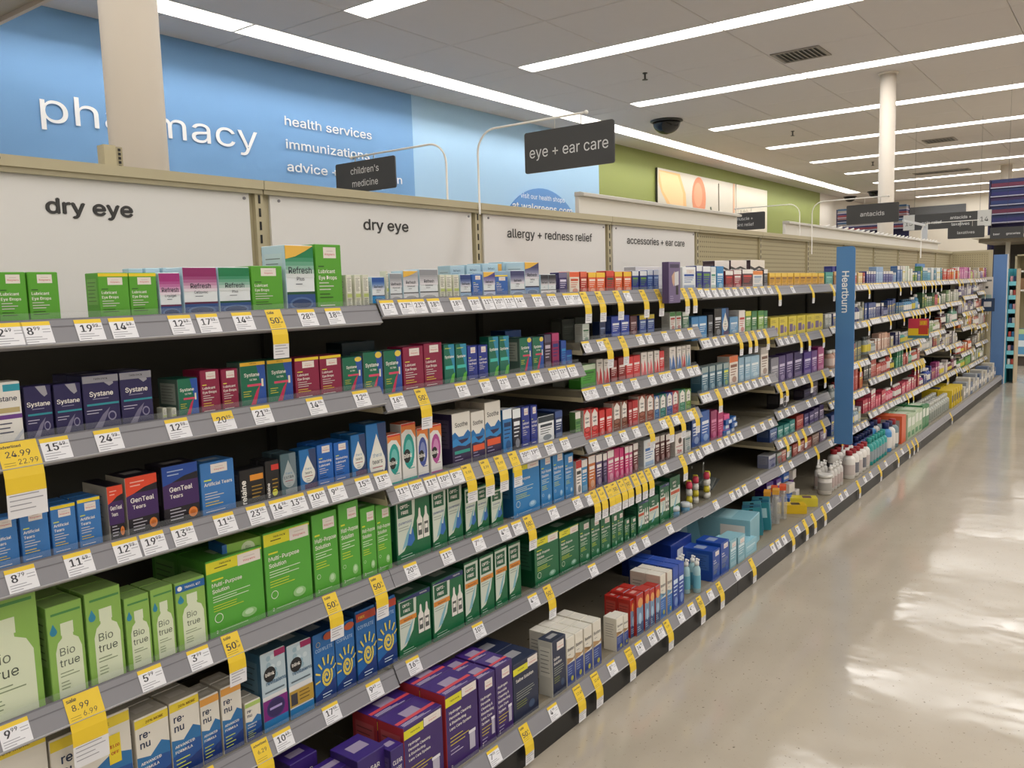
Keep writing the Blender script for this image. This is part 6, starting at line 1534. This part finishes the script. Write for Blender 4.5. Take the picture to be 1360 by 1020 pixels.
for i in range(15):
    plain_box('carton', 'carton', 4.20 + .082 * (i % 5) + .01 * (i // 5), 1.53 - .015 * (i % 3) + .02 * (i // 5), DK + .0535 * (i // 5), .07, .10, .05, cols[i % 10], '%s small carton, %s in the jumbled pile on the deck' % (cname(cols[i % 10]), ORD[i]), .16 * ((i * 7) % 5 - 2) * .5, group='jumbled small cartons on the deck', prints=[('F', .1, .3, .9, .6, '#d9d4cc'), ('T', .2, .3, .8, .6, '#c9a46a')])
bd = [(4.66, 1.44, .042, .13, '#d6d2ca', '#c9c5bd', 'white tub of swabs on the deck, under the heartburn post')]
e = empty('tub', (4.72, 1.375, DK)); tag(e, 'clear ribbed tub of white swabs left of the heartburn post', 'tub')
MB().lathe([(.034, 0), (.037, .004), (.037, .096)], 0, 0, mat('#cfcac2', .35), 24).build('body', e); MB().lathe([(.040, .0965), (.040, .110), (.036, .114)], 0, 0, mat('#dcdad4', .35), 24).build('lid', e)
q = MB(); q.lathe([(.0376, .025), (.0376, .07)], 0, 0, mat('#a8a49e', .5), 24, cap=False); q.build('tub_label', e)
for i in range(7): bottle('spray_bottle', 4.81 + .058 * (i % 4), 1.37 + .07 * (i // 4), DK, .020, .15, '#d2cfca', '#e6e4e0', 'white pump bottle, %s of seven left of the heartburn post' % ORD[i], 'white pump bottles on the deck', '#b9a8a4', True)
for i in range(10): bottle('bottle', 5.18 + .085 * (i % 5), 1.37 + .09 * (i // 5), DK, .036, .165, '#e4e0da', '#9c1f2a', 'large white jug with red cap, %s in the %s row' % (ORD[i % 5], ['front', 'back'][i // 5]), 'white jugs with red caps', '#6f7078' if i % 2 else '#c9bdb8', shoulder=.7)
for i in range(12): bottle('bottle', 5.62 + .072 * (i % 6), 1.365 + .08 * (i // 6), DK, .029, .175, '#2f9c98' if i // 6 == 0 else '#2a3f7a', '#2a9c96' if i // 6 == 0 else '#1f2858', '%s bottle, %s in the %s row past the red caps' % (['teal', 'navy'][i // 6], ORD[i % 6], ['front', 'back'][i // 6]), 'teal and navy bottles on the deck', '#8f9aa0')
for i in range(6): bottle('bottle', 6.12 + .10 * (i % 3), 1.38 + .10 * (i // 3), DK, .042, .20, ['#3f8ac4', '#dcd8d2', '#7a9098'][i % 3], ['#22306a', '#2a2f5a', '#a02430'][i % 3], 'tall %s bottle in the %s row past teal bottles' % (['blue', 'white', 'grey'][i % 3], ['front', 'back'][i // 3]), 'tall bottles on the deck', '#e0dcd6')
plain_box('carton', 'carton', 6.50, 1.44, DK, .13, .20, .20, '#d8603a', 'orange carton with grey end on the deck past tall bottles', 0, prints=[('L', .08, .05, .92, .85, '#9c9894')])
for i in range(12): plain_box('carton', 'carton', 6.66 + .13 * (i % 6), 1.40 + .14 * (i // 6), DK, .125, .13, .19 - .012 * (i % 2), '#b4c8a8' if i % 6 < 4 else '#2f7f4c', '%s carton, %s in the %s row of green packs' % ('pale green' if i % 6 < 4 else 'dark green', ORD[i % 6], ['front', 'back'][i // 6]), 0, group='green packs on the far deck', prints=[('F', .1, .5, .9, .85, '#e0e6da'), ('T', .1, .2, .9, .8, '#cfdcc8'), ('F', .1, .1, .8, .3, '#3f8a54')])
for i in range(20): bottle('bottle', 7.52 + .088 * (i % 10), 1.38 + .09 * (i // 10), DK, .036, .15, '#a9aca4', '#c9c9c2', 'grey clear bottle, %s in the %s row on the far deck' % (ORD[i % 10], ['front', 'back'][i // 10]), 'grey bottles on the far deck', '#8a9088')
for i in range(10): plain_box('carton', 'carton', 8.46 + .12 * (i % 5), 1.40 + .13 * (i // 5), DK, .11, .12, .16, '#dcc02a' if i != 6 else '#2a3f8c', '%s carton, %s in the %s row near the deck end' % ('yellow' if i != 6 else 'navy', ORD[i % 5], ['front', 'back'][i // 5]), .05, group='yellow packs near the deck end', prints=[('F', .1, .3, .9, .7, '#3a3f4a')])
for i in range(16): plain_box('carton', 'carton', 9.12 + .14 * (i % 16), 1.40, DK, .12, .12, .12 + .03 * (i % 3), ['#b8b4ac', '#8f949c', '#c9c2b4', '#5f6f8c'][i % 4], '%s carton, %s on the last stretch of deck' % (['pale grey', 'mid grey', 'cream', 'slate blue'][i % 4], ORD[i]), 0, group='mixed cartons on the last stretch of deck', prints=[('F', .1, .3, .9, .6, '#e4e0da')])
# blue header card standing on the far top shelf
plain_box('header_card', 'card', 8.05, 1.56, SHELF_Z[8][0] + .0385, .34, .012, .155, '#3a78b4', 'plain blue card standing on the far top shelf', 0)
# shelf edge signs (perpendicular flags)
def flag(x, y0, y1, z0, z1, c, label, parts):
    e = empty('shelf_flag', (x, y1, z1)); tag(e, label, 'sign', 'small flags sticking out from the shelf edges')
    MB().box(-.002, .002, y0 - y1, 0, z0 - z1, 0, mat(c, .45)).build('card', e)
    q = MB()
    for a, b_, c_, d2, col in parts: w_ = y1 - y0; h_ = z1 - z0; q.face([(-.0026 - .0003 * parts.index((a, b_, c_, d2, col)), -a * w_, (b_ - 1) * h_), (-.0026 - .0003 * parts.index((a, b_, c_, d2, col)), -c_ * w_, (b_ - 1) * h_), (-.0026 - .0003 * parts.index((a, b_, c_, d2, col)), -c_ * w_, (d2 - 1) * h_), (-.0026 - .0003 * parts.index((a, b_, c_, d2, col)), -a * w_, (d2 - 1) * h_)], mat(col, .45))
    q.build('print', e); return e
e = flag(7.02, 1.285, 1.435, .835, .985, '#3f6f74', 'red and yellow price flag on the shelf edge, mid run', [(.02, .14, .98, 1, '#c4354c'), (.02, .14, .98, .5, '#e4c020'), (.5, .2, .95, .62, '#b83a24'), (.55, .66, .9, .9, '#d8902a')])
q = MB(); q.text('$3', mat('#f0d030'), lambda a, b_: (-.0046, -.09 - a, -.045 + b_), .04, bold=.01); q.build('lettering', e)
e = flag(11.2, 1.388, 1.512, .965, 1.28, '#cfcac2', 'white card flag at the far end of the top shelf', [(.1, .84, .9, .9, '#6a6a6a'), (.1, .1, .9, .35, '#9ab4b4'), (.38, .58, .62, .66, '#3a3a3a')])
e = flag(11.1, 1.352, 1.49, .885, 1.035, '#1f3a5c', 'navy card flag beside the blue end post', [(.2, .35, .75, .75, '#c9ccd0')])
e = flag(10.2, 1.50, 1.60, .83, .99, '#d6d0c0', 'small red and white flag by the far bays', [(0, .66, 1, 1, '#c4302e'), (0, 0, 1, .25, '#8ab040')])
# little white wire rack hanging below the far top shelf
# ---------------------------------------------------------------- teal display and other far things
TE = mat('#3f9fb0', .45)
e = empty('display_rack', (11.62, 1.235, 0)); tag(e, 'narrow teal display rack of small packs beside the blue end post', 'display rack')
q = MB(); q.box(0, .35, .04, .055, 0, 1.37, TE); q.box(0, .35, -.045, -.035, 0, 1.37, mat('#b8a88c', .5)); q.box(.33, .35, -.035, .04, 0, 1.37, TE); q.build('frame', e)
for k in range(7):
    z = .18 + k * .165; s_ = MB().box(0, .33, -.034, .039, z, z + .012, TE).build('shelf', e)
    q = MB(); q.box(-.006, -.001, -.034, .039, z, z + .05, mat('#7fd0dc', .4)); q.build('front_lip', s_)
    for j in range(2):
        o = plain_box('small_pack', 'pack', 11.66, 1.215 + .036 * j, z + .0125, .04, .028, .10, ['#c9544a', '#e4e0da', '#2a3f6c', '#d8a0a8', '#3a7fb0'][(k * 2 + j) % 5], 'small pack, %s on the %s rack shelf from floor' % (['right', 'left'][j], ORD[k]), group='small packs on the teal rack')
e = empty('gondola_end', (13.9, 1.36, 0)); tag(e, 'beige end unit with white shelves at the right edge', 'shelving')
MB().box(.45, .48, -1.3, .09, .1, 1.56, PEG).build('back_panel', e); MB().box(0, .5, .075, .10, 0, 1.56, BEIGE).build('side_panel', e); MB().box(-.01, .5, -1.3, .074, 1.56, 1.58, BEIGE).build('top_cap', e)
for z in (1.33, 1.06, .14): MB().box(0, .45, -1.3, .07, z, z + .025, mat('#dcd8ce', .5)).build('shelf', e)
MB().box(.04, .45, -1.3, .07, 0, .138, mat('#4a4038', .6)).build('kick_plate', e)
for i in range(5): plain_box('carton', 'carton', 14.02, 1.345 - .16 * i, 1.0855, .2, .14, .16, '#8a6a4c', 'brown carton, %s from left on the beige end unit' % ORD[i], 0, group='brown cartons on the end unit')
for i in range(3): plain_box('bottle_pack', 'pack', 14.04, 1.33 - .22 * i, .1655, .22, .2, .36, '#5f9cc4', 'blue shrink wrapped water pack, %s from left on lowest shelf' % ORD[i], 0, group='water packs on the end unit', prints=[('L', .1, .3, .9, .55, '#dfeaf0'), ('L', 0, .8, 1, 1, '#b8d4a0')])
# cream canopy over the counter at the far right, with dark recess and post
e = empty('canopy', (14.6, 1.5, 0)); tag(e, 'cream flat canopy over the counter at the far right', 'canopy')
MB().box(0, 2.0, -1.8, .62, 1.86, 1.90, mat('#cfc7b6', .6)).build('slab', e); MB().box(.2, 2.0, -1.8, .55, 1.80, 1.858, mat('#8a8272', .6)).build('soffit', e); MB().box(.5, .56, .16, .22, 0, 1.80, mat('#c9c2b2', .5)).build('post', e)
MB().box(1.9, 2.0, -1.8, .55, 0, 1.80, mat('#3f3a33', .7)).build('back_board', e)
# wire rack with white hooks behind the long header board
e = empty('hook_rack', (6.9, 2.35, 1.5)); tag(e, 'white wire rack of angled hooks behind the long header board', 'rack')
MB().box(0, 5.6, 0, .02, .16, .18, WHITE).build('rail', e); MB().box(5.5, 5.56, -.02, .04, -1.5, .50, mat('#c9ccd0', .4)).build('post', e); MB().box(4.2, 5.58, -.01, .01, .47, .50, mat('#c9ccd0', .4)).build('top_rail', e)
hk = None
for k in range(26):
    x = .5 + .19 * k
    if hk is None: hk = MB().tube([(0, 0, .17), (.10, -.10, .24), (.16, -.16, .27)], .008, WHITE, 6).build('hook', e, (x, 0, 0))
    else: child_copy(hk, e, (x, 0, 0))
# high striped stock on shelves, far away
def stock(x, y0, y1, z0, z1, n, label, cols):
    e = empty('stock_shelf', (x, y1, z0)); tag(e, label, 'shelving', 'high stocked shelves in the distance')
    MB().box(.3, .34, y0 - y1, 0, -z0, z1 - z0, mat('#2a2750', .7)).build('back_panel', e); MB().box(0, .3, .001, .03, -z0, z1 - z0, mat('#2c2a4a', .6)).build('side_panel', e)
    hh = (z1 - z0) / n
    for k in range(n):
        sh = MB().box(-.02, .3, y0 - y1, 0, k * hh, k * hh + .018, mat('#a9a9bc', .45)).build('shelf', e)
        q = MB(); a = 0; yy = 0
        for j in range(2): q.box(0, .26, y0 - y1 + .01, -.01, k * hh + .026 + j * hh * .42, k * hh + .024 + (j + 1) * hh * .42, mat(dark(cols[(k * 2 + j) % len(cols)], .68), .5))
        s_ = q.build('stacked_packs', sh); s_['kind'] = 'stuff'
stock(20, .9, 2.58, 2.36, 3.24, 5, 'tall striped navy stock shelves at the right edge', ['#3a3a8c', '#2c3f7c', '#8c3a5c', '#34407c', '#3a4f94', '#4a2f6c'])
stock(24, 5.0, 6.75, 2.6, 3.2, 5, 'distant striped stock shelves left of the antacids sign', ['#b83f4c', '#3a3a8c', '#cfc4c0', '#3f7ab0', '#2c2c5c', '#c08a8c'])
for k in range(4): pass
